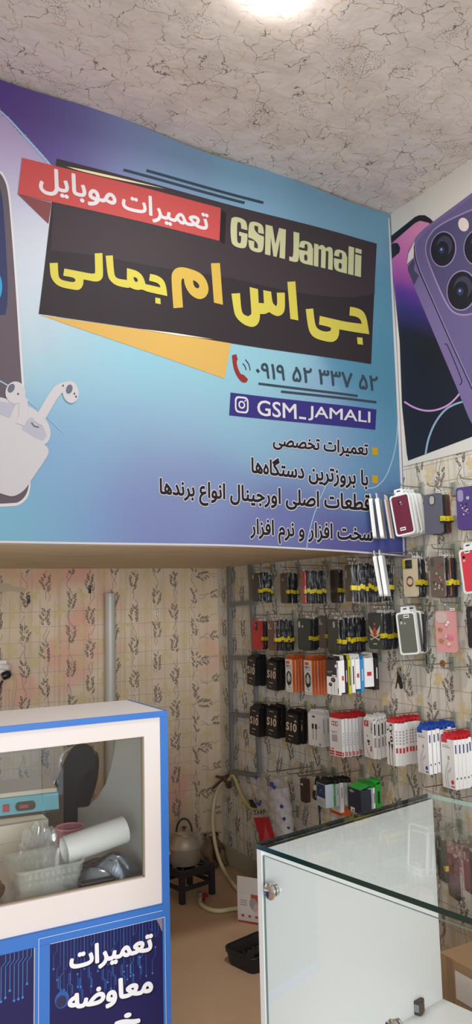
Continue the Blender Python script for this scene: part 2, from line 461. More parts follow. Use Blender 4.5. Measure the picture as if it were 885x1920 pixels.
CT_in = [inner(*p) for p, c in CTRL]
ux, uz = .11, .11
def banner_col(x, z):
    w = [0, 0, 0]; s = 0
    side = z < arc_z(x)
    for ((cx, cz), c), cin, (pp, _) in zip(CT, CT_in, CTRL):
        if pp[0] < 140 and cin != side: continue
        k = math.exp(-((x-cx)**2+(z-cz)**2)/(2*.10**2))+1e-5/(.01+(x-cx)**2+(z-cz)**2)
        s += k; w = [a+b*k for a, b in zip(w, c)]
    return [a/s for a in w]
VINYL = mat('printed_vinyl', (120, 170, 210), .65, spec=.15)
t = NT(VINYL); at = t.n('Attribute', attribute_name='print'); t.l(at.outputs['Color'], t.b.inputs['Base Color'])
banner = empty('banner', (.7, YF-.008, 1.692), 'large blue and purple printed phone repair banner with Persian lettering under the ceiling', 'banner')
NX, NZ = 300, 170
mb = MB()
def bpt(u, v):
    x = B_X0+(B_X1-B_X0)*u; z0, z1 = bn_bot(x), bn_top(x); z = z0+(z1-z0)*v
    return on_banner(x, z)
mb.grid(bpt, NX, NZ, VINYL)
cl = mb.build('banner_cloth', banner, smooth=True, world=True)
a = cl.data.color_attributes.new('print', 'FLOAT_COLOR', 'POINT')
buf = []
for p in mb.v: buf += [*banner_col(p.x, p.z), 1]
a.data.foreach_set('color', buf)

class Art(MB):
    """flat print laid on the banner; outlines given in the banner's own plane, cut fine so that it follows the cloth"""
    lay = 0.0004
def banner_shape(mb, pts, M, h):
    q = [px_banner(*p) for p in pts]
    mb.poly([(x, 0, z) for x, z in q], M); mb.lay = h
def banner_build(mb, name, label=None):
    me = bpy.data.meshes.new(name); me.from_pydata(mb.v, [], mb.f)
    for M in mb.mats: me.materials.append(M)
    me.polygons.foreach_set('material_index', mb.mi)
    bm = bmesh.new(); bm.from_mesh(me)
    bmesh.ops.triangulate(bm, faces=bm.faces[:])
    for ax in (0, 2):
        lo = min(v.co[ax] for v in bm.verts); hi = max(v.co[ax] for v in bm.verts)
        k = math.ceil(lo/.03)*.03
        while k < hi:
            n = [0, 0, 0]; n[ax] = 1; pc = [0, 0, 0]; pc[ax] = k
            bmesh.ops.bisect_plane(bm, geom=bm.verts[:]+bm.edges[:]+bm.faces[:], plane_co=pc, plane_no=n); k += .03
    bmesh.ops.triangulate(bm, faces=[f for f in bm.faces if len(f.verts) > 4])
    o0 = Vector(banner.location)
    for v in bm.verts: v.co = on_banner(v.co.x, v.co.z, -v.co.y) - o0
    bm.to_mesh(me); bm.free()
    ob = bpy.data.objects.new(name, me); COL.objects.link(ob); ob.parent = banner
    if label: ob['label'] = label
    return ob
class Print:
    def __init__(s, name, h0=.0006): s.mb = MB(); s.mb.flat = True; s.h = h0; s.name = name
    def shape(s, pts, M, h=None):
        if len(pts) > 5: pts = soft(pts, 2 if len(pts) < 40 else 0)
        s.mb.poly([(x, -(h or s.h), z) for x, z in (px_banner(*p) for p in pts)], M)
    def line(s, pts, w, M, h=None):
        for k, q in enumerate(stroke(pts, w)): s.shape(q, M, (h or s.h))
    def text(s, txt, quad, M, offset=0, grow=0, h=None, ref=None):
        TL, TR_, BR, BL = quad
        def fn(u, v):
            ax = TL[0]+(TR_[0]-TL[0])*u; ay = TL[1]+(TR_[1]-TL[1])*u
            bx = BL[0]+(BR[0]-BL[0])*u; by = BL[1]+(BR[1]-BL[1])*u
            x, z = px_banner(bx+(ax-bx)*v, by+(ay-by)*v); return (x, -(h or s.h), z)
        text_on(s.mb, txt, M, fn, offset, ref)
    def done(s, label=None): return banner_build(s.mb, s.name, label)
def inkm(n, c): return mat('ink_'+n, tuple(255*(v/255)*INKD**.4545 for v in c), .65, spec=.15)
I_BLK, I_BLK2, I_RED, I_DRED, I_YEL, I_GOLD = inkm('black', (52, 44, 48)), inkm('black_sheen', (64, 55, 59)), inkm('red', (200, 82, 80)), inkm('dark_red', (134, 74, 76)), inkm('yellow', (216, 202, 84)), inkm('gold', (214, 178, 78))
I_WHT, I_PALE, I_NAVY, I_SLATE, I_LBLU, I_FOLD = inkm('white', (230, 224, 226)), inkm('pale_green', (206, 206, 160)), inkm('navy', (56, 50, 126)), inkm('slate', (58, 72, 86)), inkm('light_blue', (168, 205, 224)), inkm('fold_yellow', (222, 178, 94))
I_GREY, I_TXT, I_CAV, I_EAR = inkm('phone_grey', (104, 92, 100)), inkm('text_black', (36, 28, 36)), inkm('cavity', (190, 188, 202)), inkm('earbud_white', (214, 208, 211))

# phone picture at the banner's left
p = Print('printed_phone')
p.shape([(-330, 275), (-300, 268), (0, 314), (11.5, 332), (18.5, 352), (23.5, 408), (34, 551), (44, 700), (49, 760), (55, 860), (58, 905), (54, 930), (42, 944), (25, 951), (-290, 958), (-325, 948), (-338, 915)], I_WHT, .0005)
p.shape([(-325, 281), (-297, 274), (-4, 318), (8, 333), (15, 354), (20, 408), (30, 551), (40, 700), (45, 760), (52, 860), (55, 903), (51, 925), (40, 939), (25, 945), (-288, 951), (-320, 942), (-332, 912)], I_GREY, .0008)
p.shape([(-316, 300), (-10, 336), (4, 356), (9, 420), (16, 560), (10, 590), (-320, 620)], inkm('phone_blue', (58, 62, 100)), .0010)
p.shape(ell(-34, 540, 38, 48, .1), inkm('orb_blue', (70, 160, 214)), .0012)
p.line([(-20, 703), (0, 714), (16, 723)], 2.4, I_LBLU, .0012); p.done()
p = Print('printed_earbuds', .0014)
p.shape([(-60, 742), (0, 744), (12, 748), (50, 758), (72, 772), (90, 790), (96, 812), (92, 826), (84, 835), (40, 835), (-60, 800)], I_EAR)
p.shape([(44, 795), (58, 782), (75, 790), (84, 805), (88, 818), (80, 826), (58, 818), (40, 806)], I_CAV, .0017)
p.shape([(-60, 748), (0, 752), (30, 758), (18, 784), (0, 776), (-60, 770)], I_CAV, .0017)
p.shape(smooth([(-60, 770), (0, 782), (40, 806), (85, 833), (93, 846), (85, 862), (60, 898), (45, 921), (25, 932), (10, 929), (-60, 905)], 1, True), I_EAR, .0020)
p.shape(ell(29, 736, 19, 21, .1), I_EAR, .0023); p.line([(33, 738), (44, 752), (44, 778), (38, 796)], 17, I_EAR, .0023)
p.shape(ell(21, 728, 6, 9, .5), inkm('mesh_grey', (110, 112, 128)), .0026); p.shape(ell(34, 738.5, 2, 2), INK, .0026)
p.shape(ell(132.5, 735, 15, 21, -.15), I_EAR, .0023); p.line(smooth([(128, 724), (112, 727), (100, 742), (86, 766), (70, 793)], 2), 18, I_EAR, .0023)
p.line([(59, 792), (64, 799), (73, 801)], 2, I_GREY, .0026)
p.shape(ell(130, 729.5, 6, 9, .3), inkm('mesh_grey', (110, 112, 128)), .0026)
for q in ((118.5, 723), (139.5, 738), (142.5, 743.5)): p.shape(ell(*q, 1.6, 2.2, .4), INK, .0026)
p.line([(52, 750), (70, 765)], 1.5, I_LBLU, .0012); p.line([(88, 781), (120, 812)], 1.2, I_LBLU, .0012); p.done()
# thin light arcs
p = Print('printed_arcs')
p.line(smooth(ARC), 3.2, I_LBLU); p.line(smooth([(747, 770), (743, 838), (726, 892), (706, 914), (688, 916)], 2), 2.2, I_LBLU)
p.line(smooth([(614, 904), (592, 955), (578, 1005), (575, 1032)], 2), 1.8, I_LBLU, .0009); p.done()
# white hem
p = Print('hem', .0007)
rp = [(729, 408), (738, 560), (747, 720), (755, 900), (759, 1040)]
p.shape([(729.5, 409), (736, 520), (749, 760), (758, 1000), (759, 1043), (755.5, 1043), (752, 940), (743, 740), (733, 540), (727.5, 409)], I_WHT)
p.done('white hem along the right edge')
p = Print('hem', .0007)
hb = []
xs = [B_X0+.02+(B_X1-.02-B_X0)*k/60 for k in range(61)]
for xa, xb in zip(xs, xs[1:]): p.mb.poly([(xa, -.0008, bn_bot(xa)+.001), (xb, -.0008, bn_bot(xb)+.001), (xb, -.0008, bn_bot(xb)+.0075), (xa, -.0008, bn_bot(xa)+.0075)], I_WHT)
p.done('white hem along the lower edge')
# black panel, red ribbon, folds
p = Print('printed_panel', .0010)
p.shape([(75, 590), (434, 643), (421, 710)], I_FOLD, .0007)
p.shape([(107, 297), (706, 457), (695, 683), (73, 588), (98, 378)], I_BLK)
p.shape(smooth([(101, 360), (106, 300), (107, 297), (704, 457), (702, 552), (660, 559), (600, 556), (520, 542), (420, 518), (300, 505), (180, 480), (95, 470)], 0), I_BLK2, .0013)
p.shape([(34, 363), (97, 380), (91, 419)], I_DRED, .0016)
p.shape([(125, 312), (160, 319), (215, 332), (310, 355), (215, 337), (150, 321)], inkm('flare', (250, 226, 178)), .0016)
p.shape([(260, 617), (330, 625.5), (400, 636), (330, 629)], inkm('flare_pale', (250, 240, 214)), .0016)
p.shape([(412, 392), (424, 400), (421, 458), (411, 452)], inkm('ribbon_shade', (40, 34, 38)), .0017)
p.shape([(42, 295), (414, 390), (411, 452), (34, 363)], I_RED, .0019)
p.line([(231, 319), (459, 380)], 5, I_SLATE, .0008); p.line([(274, 320), (494, 380)], 5, I_SLATE, .0008); p.done()
def cc_(off, sc, pts): return [(off[0]+x/sc, off[1]+y/sc) for x, y in pts]
HB = .024
def quad(*pts): return pts
p = Print('lettering', .0023)
p.text(shape('تعمیرات'), ((228.4, 356.5), (389.5, 397.6), (389.5, 444), (228.4, 403)), I_WHT, HB)
p.done('white Persian words on the red ribbon')
p = Print('lettering', .0023)
p.text(shape('موبایل'), ((74.5, 310), (216, 347.6), (216, 398), (74.5, 360.4)), I_WHT, HB)
p.done('white Persian word at the ribbon\'s left end')
# yellow title
p = Print('title_lettering', .0020)
c3 = lambda pts: cc_((80, 460), 4.917, pts); c4 = lambda pts: cc_((240, 480), 4.425, pts); c6 = lambda pts: cc_((420, 520), 3.052, pts)
p.shape(c3([(63,165),(138,163),(142,260),(150,300),(175,322),(250,340),(285,343),(300,330),(296,312),(270,298),(188,283),(197,217),(340,245),(450,268),(478,262),(480,245),(475,80),(545,78),(553,275),(545,310),(520,335),(480,340),(430,330),(373,318),(373,355),(358,395),(325,418),(270,410),(170,388),(115,355),(80,305),(68,260)]), I_YEL)
p.shape(c3([(575,103),(640,100),(652,262),(665,300),(700,318),(768,325),(790,340),(790,400),(720,390),(660,370),(615,330),(592,280)]), I_YEL)
p.shape(c4([(-16,108),(0,112),(60,128),(100,155),(125,195),(138,240),(262,268),(258,250),(235,228),(168,212),(175,155),(235,168),(285,200),(310,255),(320,338),(150,303),(110,283),(80,290),(40,282),(0,262),(-14,262),(-16,200)]), I_YEL, .0023)
p.shape(c4([(38,182),(60,185),(75,203),(72,220),(55,222),(42,205)]), I_BLK, .0026); p.shape(c4([(220,350),(262,357),(266,405),(222,397)]), I_YEL)
p.shape(c4([(372,438),(352,190),(360,140),(390,108),(430,97),(480,103),(560,127),(610,155),(645,200),(665,255),(665,300),(645,340),(605,362),(560,355),(515,325),(485,285),(465,240),(458,195),(447,190),(437,205),(437,250),(452,430)]), I_GOLD)
p.shape(c4([(535,205),(560,215),(585,240),(588,262),(572,272),(550,262),(537,235)]), I_BLK, .0026)
p.shape(c4([(685,63),(760,60),(788,405),(712,388)]), I_GOLD)
p.shape(c6([(43,93),(92,90),(100,185),(112,212),(140,222),(158,210),(158,190),(147,55),(195,67),(200,145),(230,148),(225,73),(270,82),(278,148),(300,165),(306,150),(302,88),(347,88),(350,180),(338,210),(310,224),(280,212),(260,198),(235,210),(208,208),(206,245),(190,275),(160,285),(115,270),(75,235),(58,200)]), I_YEL)
p.shape(c6([(361,27),(406,25),(425,247),(380,238)]), I_YEL)
p.shape(c6([(466,183),(508,180),(518,270),(535,300),(580,315),(605,308),(610,292),(590,283),(541,272),(545,222),(640,245),(700,258),(785,268),(778,240),(750,225),(714,220),(718,170),(760,177),(795,195),(815,235),(828,327),(740,315),(655,300),(655,325),(645,355),(620,373),(585,370),(530,355),(500,335),(480,295)]), I_YEL)
p.shape(c6([(757,345),(788,347),(791,388),(760,384)]), I_YEL); p.done('large yellow Persian shop name')
# heavy Latin shop name: (outline boxes in letter units, x right, y up), slits cut as dark overlays
p = Print('title_lettering', .0020)
def heavy(x0, x1, glyph, quadpx, h=.0020):
    TL, TR_, BR, BL = quadpx
    def f(u, v):
        ax = TL[0]+(TR_[0]-TL[0])*u; ay = TL[1]+(TR_[1]-TL[1])*u; bx = BL[0]+(BR[0]-BL[0])*u; by = BL[1]+(BR[1]-BL[1])*u
        return bx+(ax-bx)*v, by+(ay-by)*v
    for k, (M, pts) in enumerate(glyph): p.shape([f(x0+(x1-x0)*x, y) for x, y in pts], M, h+.00015*k)
def RR(x0, y0, x1, y1, rx=.2, ry=.1):
    return smooth([(x0+rx, y0), (x1-rx, y0), (x1, y0+ry), (x1, y1-ry), (x1-rx, y1), (x0+rx, y1), (x0, y1-ry), (x0, y0+ry)], 1, True)
Y_, K_ = I_PALE, I_BLK2
G = [(Y_, RR(0, 0, 1, 1, .25, .12)), (K_, RR(.38, .17, .62, .84, .08, .05)), (K_, [(.6, .56), (1.02, .56), (1.02, .62), (.6, .62)]), (Y_, [(.52, .43), (1, .43), (1, .56), (.52, .56)]), (Y_, [(.66, .0), (1, .0), (1, .5), (.66, .5)])]
G = [(Y_, RR(0, 0, 1, 1, .25, .12)), (K_, RR(.38, .15, .63, .85, .08, .05)), (K_, [(.6, .53), (1.03, .53), (1.03, .65), (.6, .65)]), (Y_, [(.50, .40), (.70, .40), (.70, .53), (.50, .53)])]
Sg = [(Y_, RR(0, 0, 1, 1, .25, .12)), (K_, smooth([(.38, .87), (.62, .87), (.62, .66), (1.03, .66), (1.03, .58), (.66, .60), (.38, .72)], 0)), (K_, [(.62, .13), (.38, .13), (.38, .34), (-.03, .34), (-.03, .42), (.34, .40), (.62, .28)])]
Mg = [(Y_, [(0, 0), (.27, 0), (.27, .62), (.42, 0), (.58, 0), (.73, .62), (.73, 0), (1, 0), (1, 1), (.66, 1), (.5, .42), (.34, 1), (0, 1)])]
Jg = [(Y_, smooth([(.42, 1), (1, 1), (1, .14), (.86, .02), (.6, -.02), (0, -.01), (0, .13), (.30, .13), (.42, .2)], 0))]
ag = [(Y_, RR(0, 0, .98, .78, .25, .1)), (Y_, [(.6, 0), (1, 0), (1, .6), (.6, .6)]), (K_, RR(.36, .11, .60, .32, .06, .04)), (K_, RR(.38, .44, .60, .68, .06, .04)), (K_, [(-.03, .44), (.4, .44), (.4, .52), (-.03, .52)])]
mg = [(Y_, [(0, 0), (0, .77), (.22, .77), (.24, .70), (.36, .78), (.5, .79), (.62, .70), (.74, .78), (.9, .79), (1, .70), (1, 0), (.76, 0), (.76, .62), (.62, .62), (.62, 0), (.38, 0), (.38, .62), (.24, .62), (.24, 0)])]
lg = [(Y_, [(0, 0), (1, 0), (1, 1), (0, 1)])]
ig = [(Y_, [(0, 0), (1, 0), (1, .78), (0, .78)]), (Y_, [(0, .84), (1, .84), (1, 1), (0, 1)])]
q = tuple((420+x/3.161, 400+y/3.161) for x, y in ((38, 12), (363, 100), (358, 273), (38, 192)))
heavy(0, .31, G, q); heavy(.325, .61, Sg, q); heavy(.635, 1, Mg, q)
q = tuple((420+x/3.161, 400+y/3.161) for x, y in ((383, 106), (812, 218), (808, 380), (383, 281)))
heavy(0, .135, Jg, q); heavy(.135, .325, ag, q); heavy(.338, .60, mg, q); heavy(.615, .80, ag, q); heavy(.817, .895, lg, q); heavy(.912, 1, ig, q)
p.done('pale green Latin shop name')
# phone number, handset, rules
p = Print('lettering', .0008)
p.text('\u06f0\u06f9\u06f1\u06f9 \u06f5\u06f2 \u06f3\u06f3\u06f7 \u06f5\u06f2', ((481, 678.5), (707, 706.5), (707, 733.5), (481, 706.5)), I_SLATE, .022)
p.line([(485, 719), (669, 743)], 4.4, I_SLATE); p.line([(527, 734), (705, 754.5)], 4.4, I_SLATE); p.done('slate phone number with two rules')
p = Print('handset_symbol', .0008)
c7 = lambda pts: cc_((420, 650), 2.95, pts)
p.shape(c7([(45, 47), (70, 40), (78, 70), (70, 80), (78, 120), (95, 152), (108, 152), (134, 180), (126, 196), (112, 200), (90, 190), (62, 145), (50, 100)]), inkm('handset_red', (150, 48, 44)))
p.line(c7(smooth([(105, 92), (118, 105), (124, 128)], 2)), 2, I_SLATE); p.line(c7(smooth([(120, 70), (140, 95), (147, 130)], 2)), 2, I_SLATE); p.done('red telephone handset symbol')
p = Print('account_strip', .0008)
p.shape([(432, 736), (705, 768), (703, 806), (429, 779)], I_NAVY)
c7b = lambda x, y: (420+x/2.95, 650+y/2.95)
def warped(pts):
    return [c7b(97+x*38, 322+y*46+x*4) for x, y in pts]
ring = warped(rrect(2, 2, .55, 5)); ring2 = warped([(x*.78, y*.78) for x, y in rrect(2, 2, .55, 5)])
p.shape(ring, I_WHT, .0011); p.shape(ring2, I_NAVY, .0013); p.shape(warped(ell(0, 0, .5, .48)), I_WHT, .0015); p.shape(warped(ell(0, 0, .3, .29)), I_NAVY, .0017); p.shape(warped(ell(.5, -.52, .1, .1)), I_WHT, .0015)
p.text('GSM', ((482.5, 749.8), (554.6, 758), (555.6, 786), (482.5, 778.5)), I_WHT, .011, h=.0012)
p.text('JAMALI', ((577.6, 761.2), (692.9, 772.7), (692.9, 799.3), (577.6, 788.0)), I_WHT, .011, h=.0012)
p.shape(c7([(414, 387), (452, 392), (452, 404), (414, 399)]), I_WHT, .0012); p.done('white account name on a navy strip')
def listline(s, q, b):
    p = Print('lettering', .0012)
    rs = shape(s); ref = glyphs(rs)[2]
    p.text(rs, q, I_WHT, .075, h=.0008, ref=ref); p.text(rs, q, I_TXT, .03, h=.0012, ref=ref)
    if b: p.shape(b, inkm('bullet_yellow', (206, 166, 40)), .0008)
    p.done()
listline('تعمیرات تخصصی', ((512.5, 811.7), (688.7, 830.9), (688.7, 861), (512.5, 841.8)), [(697, 839), (708, 840), (708, 854), (697, 853)])
listline('با بروزترین دستگاه‌ها', ((472, 854), (688.7, 878.6), (688.7, 919), (472, 894.5)), [(697, 891), (708, 892), (708, 907), (697, 906)])
listline('قطعات اصلی اورجینال انواع برندها', ((299, 897.5), (693, 929), (693, 973), (299, 941)), None)
listline('سخت افزار و نرم افزار', ((470, 972.6), (697, 986.4), (697, 1029), (470, 1015.4)), None)
# ------------------------------------------------------------------ phone poster on the right wall
PX = XW-.004
def on_poster(px, py, h): p = onx(px, py, PX); return Vector((PX-h, p.y, p.z))
POSTER = mat('poster_white', (206, 202, 194), .5)
poster = empty('poster', (PX, 1.95, 2.06), 'purple smartphone poster pasted high on the right-hand wall', 'poster')
b = MB(); y0, y1 = 1.15, YF-.012
b.box((PX, y0, 2.035), (XW-.0005, y1, 3.135), POSTER); b.build('sheet', poster, world=True)
def poster_art(name, items, label=None):
    b = MB()
    for k, (pts, M, h) in enumerate(items): b.poly([on_poster(*p, h) for p in pts], M)
    o = b.build(name, poster, world=True, normals=False)
    if label: o['label'] = label
SCREEN = mat('poster_screen', (28, 28, 42), .45)
t = NT(SCREEN); at = t.n('Attribute', attribute_name='print'); t.l(at.outputs['Color'], t.b.inputs['Base Color'])
c_ = lambda pts: [(720+x/3.254, 280+y/3.254) for x, y in pts]
PK = mat('poster_ink_black', (24, 24, 34), .45); PPUR = mat('poster_purple', (98, 88, 130), .45); PPUR2 = mat('poster_purple_side', (112, 98, 142), .45); PPL = mat('poster_purple_light', (150, 130, 170), .45)
PDK = mat('poster_dark_plate', (78, 72, 108), .45); PBLU = mat('poster_lens_blue', (36, 52, 84), .45); PFL = mat('poster_flash', (214, 200, 194), .45); PNK = mat('poster_pink_line', (190, 140, 190), .45); PBL = mat('poster_blue_line', (130, 160, 180), .45)
# rear phone: dark rim, then the glowing screen as a fine sheet with its printed gradient
poster_art('rear_phone_print', [(c_([(28, 555), (36, 535), (190, 412), (215, 402), (250, 402), (280, 420), (310, 450), (500, 900), (560, 1700), (560, 1745), (148, 1900), (140, 1860), (110, 1560), (95, 1150), (60, 800)]), PK, .0006)])
b = MB()
out = [(40, 580), (190, 450), (225, 434), (255, 436), (285, 456), (330, 520), (360, 900), (420, 1180), (97, 1180), (62, 830)]
GR = [(0, (206, 130, 172)), (.30, (186, 100, 164)), (.5, (146, 72, 150)), (.62, (86, 50, 138)), (.78, (52, 44, 106)), (1, (24, 24, 36))]
def gcol(v):
    for (a, ca), (d, cd) in zip(GR, GR[1:]):
        if v <= d: k = (v-a)/(d-a); return [x+(y-x)*k for x, y in zip(lin(ca), lin(cd))]
    return lin(GR[-1][1])
me_cols = []
def span(y):
    xs = []
    for (xa, ya), (xb, yb) in zip(out, out[1:]+out[:1]):
        if (ya-y)*(yb-y) < 0: xs.append(xa+(xb-xa)*(y-ya)/(yb-ya))
    return (min(xs), max(xs)) if xs else (250, 251)
def gp(u, v):
    y = 436+(1178-436)*v; a, d = span(y); x = a+(d-a)*u
    me_cols.append(gcol(max(0, min(1, (y+ (x-160)*-.25-480)/640)))); return on_poster(720+x/3.254, 280+y/3.254, .0009)
b.grid(gp, 8, 60, SCREEN); o = b.build('screen_print', poster, world=True, normals=False)
ca = o.data.color_attributes.new('print', 'FLOAT_COLOR', 'POINT'); ca.data.foreach_set('color', [q for cc in me_cols for q in (*cc, 1)])
def pstroke(pts, w, M, h, it=2): return [(c_(q), M, h) for q in stroke(smooth(pts, it), w)]
poster_art('camera_cutout_print', [(c_([(40, 590), (55, 572), (85, 572), (100, 600), (95, 630), (60, 660), (42, 678)]), PK, .0012)])
poster_art('light_arc_print', pstroke([(125, 1540), (180, 1575), (250, 1597), (320, 1593), (390, 1565), (440, 1520), (470, 1480)], 11, PNK, .0012)+pstroke([(255, 1860), (270, 1770), (310, 1670), (370, 1590), (430, 1555), (500, 1535)], 12, PBL, .0014))
# front phone: side band, back, camera plate, three lenses
poster_art('front_phone_print', [
 (c_([(142, 660), (150, 620), (200, 530), (250, 480), (560, 250), (760, 100), (900, 2300), (660, 1900), (520, 1640), (440, 1440), (190, 850), (150, 745)]), PPUR2, .0018),
 (c_([(188, 640), (196, 590), (222, 545), (270, 490), (560, 275), (760, 120), (900, 2100), (640, 1680), (530, 1445), (210, 740)]), PPUR, .0022),
 (c_([(143, 700), (150, 640), (188, 560), (183, 660)]), PFL, .0021), (c_([(148, 735), (150, 715), (182, 668), (190, 690), (186, 740), (216, 770), (185, 830)]), mat('poster_band_dark', (66, 64, 88), .45), .0021)]
 + pstroke([(186, 590), (190, 660), (215, 740), (300, 930), (400, 1160), (540, 1465)], 5, PK, .0024) + pstroke([(193, 590), (198, 655), (222, 735), (306, 925), (405, 1150), (545, 1455)], 4, PPL, .0026)
 + pstroke([(372, 1190), (382, 1185), (395, 1205), (478, 1405), (476, 1430), (462, 1435)], 5, PK, .0026, 1))
poster_art('camera_plate_print', [(c_(smooth([(250, 600), (270, 530), (330, 460), (520, 370), (640, 330), (760, 900), (560, 1010), (450, 1020), (380, 960), (265, 680)], 2, True)), PPL, .0028),
 (c_(smooth([(256, 603), (276, 535), (336, 468), (520, 380), (640, 340), (756, 890), (560, 1000), (452, 1010), (388, 950), (272, 680)], 2, True)), PDK, .0030)])
for cx, cy, rx, ry, tl in ((365, 610, 80, 110, .1), (575, 600, 86, 112, .1), (478, 862, 92, 124, .1)):
    poster_art('lens_print', [(c_(ell(cx, cy, rx, ry, tl)), PPL, .0034), (c_(ell(cx-1, cy, rx*.93, ry*.94, tl)), PK, .0036), (c_(ell(cx+8, cy-20, rx*.6, ry*.55, tl)), mat('poster_lens_sheen', (56, 54, 74), .45), .0038),
      (c_(ell(cx-4, cy+4, rx*.48, ry*.48, tl)), PK, .0040), (c_(ell(cx-8, cy+6, rx*.22, ry*.2, tl)), PBLU, .0042), (c_(ell(cx-10, cy+2, rx*.08, ry*.07, tl)), PPL, .0044)])
poster_art('flash_print', [(c_(ell(489, 460, 32, 42, -.2)), PFL, .0034)])

# ------------------------------------------------------------------ service desk with glazed front box (left)
CY, CXR, CXL, CZ = 2.34, 1.011, -.42, 1.15
BLUE = mat('blue_edging', (58, 116, 196), .4); BLUE_D = mat('blue_groove', (44, 84, 150), .5)
GLASS = clear('clear_glass', (.97, .985, .975), .015, .01)
desk = empty('service_desk', (.3, CY+.2, 0), 'white and blue service desk with a glazed front box and navy printed panels', 'desk')
def dbox(name, lo, hi, M, parent=None, bevel=.0015, label=None):
    b = MB(); b.box(lo, hi, M); o = b.build(name, parent or desk, bevel=bevel, world=True)
    if label: o['label'] = label
    return o
top = dbox('top_board', (CXL, CY+.002, CZ-.016), (CXR-.004, CY+.35, CZ), W_)
b = MB(); b.box((CXL, CY-.004, CZ-.017), (CXR, CY+.002, CZ+.0015), BLUE); b.box((CXR-.006, CY, CZ-.017), (CXR, CY+.352, CZ+.0015), BLUE); b.build('edge_band', desk, world=True)
# front frame around the window
wx1, wz0, wz1 = .931, .652, 1.078
fr = MB(); zb = .566; yf0, yf1 = CY, CY+.016
for lo, hi in (((CXL, yf0, wz1), (.985, yf1, CZ-.016)), ((CXL, yf0, zb), (.985, yf1, wz0)), ((wx1, yf0, wz0), (.985, yf1, wz1)), ((CXL, yf0, wz0), (CXL+.06, yf1, wz1))):
    fr.box(lo, hi, mat('white_frame', (224, 215, 211), .4))
fr.build('window_frame', desk, world=True)
b = MB(); b.box((CXL+.06, CY+.0165, wz0-.01), (wx1+.012, CY+.0205, wz1+.01), GLASS); b.build('window_glass', desk, world=True)
b = MB(); b.box((wx1-.004, CY+.010, wz0), (wx1+.001, CY+.0165, wz1), mat('putty_brown', (134, 116, 92), .6)); b.box((CXL+.06, CY+.010, wz0-.001), (wx1, CY+.0165, wz0+.0035), mat('putty_brown', (134, 116, 92), .6)); b.build('window_seal', desk, world=True)
# right side board: straight in front, scooped away behind
crv = [(217, 1385), (214, 1410), (208, 1440), (198, 1470), (183, 1495), (165, 1512), (158, 1514), (146, 1514)]
prof = [onx(x, y, .985) for x, y in crv]; prof = [(p.y, p.z) for p in prof]
prof = [(CY+.017, 0), (CY+.017, CZ-.017), (2.69, CZ-.017), (2.735, 1.06)]+prof+[(3.225, .55), (3.225, 0)]
SIDE = mat('side_board_white', (214, 220, 222), .35)
b = MB(); b.prism([(.985, y, z) for y, z in prof], (.024, 0, 0), SIDE, BLUE); b.build('side_board', desk, world=True)
b = MB(); b.box((.985, CY-.003, 0), (CXR, CY+.017, CZ-.017), BLUE); b.build('corner_post', desk, bevel=.001, world=True)
dbox('work_top', (CXL, CY+.021, .58), (.984, 3.2, .604), W_)
# lower front: blue rails and navy printed panels
fy = CY
def dpx(px, py, h=0): p = ony(px, py, fy-h); return Vector((p.x, fy-h, p.z))
b = MB(); b.box((CXL, CY, 0), (.985, CY+.012, zb), mat('panel_navy', (30, 30, 84), .35)); b.build('back_board', desk, world=True)
b = MB()
xL = dpx(64, 1800).x; xM = dpx(93, 1800).x; xR = dpx(309, 1800).x
zt1 = .530
b.box((CXL, CY-.006, zb-.041), (.985, CY, zb), BLUE); b.box((xL, CY-.006, 0), (xM, CY, zb-.041), BLUE); b.box((xR, CY-.006, 0), (.985, CY, zb-.041), BLUE); b.box((CXL, CY-.006, 0), (.985, CY, .04), BLUE)
b.build('rail_frame', desk, bevel=.0015, world=True)
b = MB(); b.box((xL+.012, CY-.0066, zb-.0205), (.984, CY-.0058, zb-.0195), W_); b.box((xL+.011, CY-.0066, .04), (xL+.0122, CY-.0058, zb-.0195), W_); b.box((CXL, CY-.0066, zb-.0015), (.985, CY-.0058, zb), BLUE_D)
b.box((xM, CY-.0062, zb-.0415), (xR, CY-.0005, zb-.0405), W_); b.box((xR-.0012, CY-.0062, .04), (xR, CY-.0005, zb-.0405), W_); b.box((xL-.0012, CY-.0062, .04), (xL, CY-.0005, zb-.0405), W_); b.build('pale_piping', desk, world=True)
# navy prints
NAVY = mat('panel_navy', (30, 30, 84), .35); CIRC = mat('circuit_blue', (44, 92, 164), .4); CIRC2 = mat('circuit_pale', (66, 126, 190), .4)
b = MB(); rnd = random.Random(4)
def cline(pts, w=.0014, M=CIRC, h=.0006):
    for q in stroke(pts, w): b.poly([(x, CY-h, z) for x, z in q], M)
for k in range(34):
    x = xM+.006+(xR-xM-.012)*(k+.5)/34; z = zb-.043; st = rnd.uniform(.02, .075); j = rnd.choice((-.010, .010, 0)); e = rnd.uniform(.02, .06)
    if rnd.random() < .3: st += .05
    P = [(x, z), (x, z-st), (x+j, z-st-abs(j)), (x+j, z-st-abs(j)-e)]
    if xM+.003 < x+j < xR-.003: cline(P, M=CIRC if k % 3 else CIRC2); b.poly([(px_, CY-.0007, pz_) for px_, pz_ in ell(x+j, P[-1][1], .0028, .0028)], CIRC2)
for k in range(9):
    x = xM+.03+.03*k+rnd.uniform(-.008, .008)
    if x > xR-.02: break
    z = zb-.13-rnd.uniform(0, .03); cline([(x, z), (x, z-.03), (x+.008, z-.038), (x+.008, z-.075)]); cline([(x+.004, z), (x+.004, z-.028), (x+.012, z-.036), (x+.012, z-.06)], M=CIRC2)
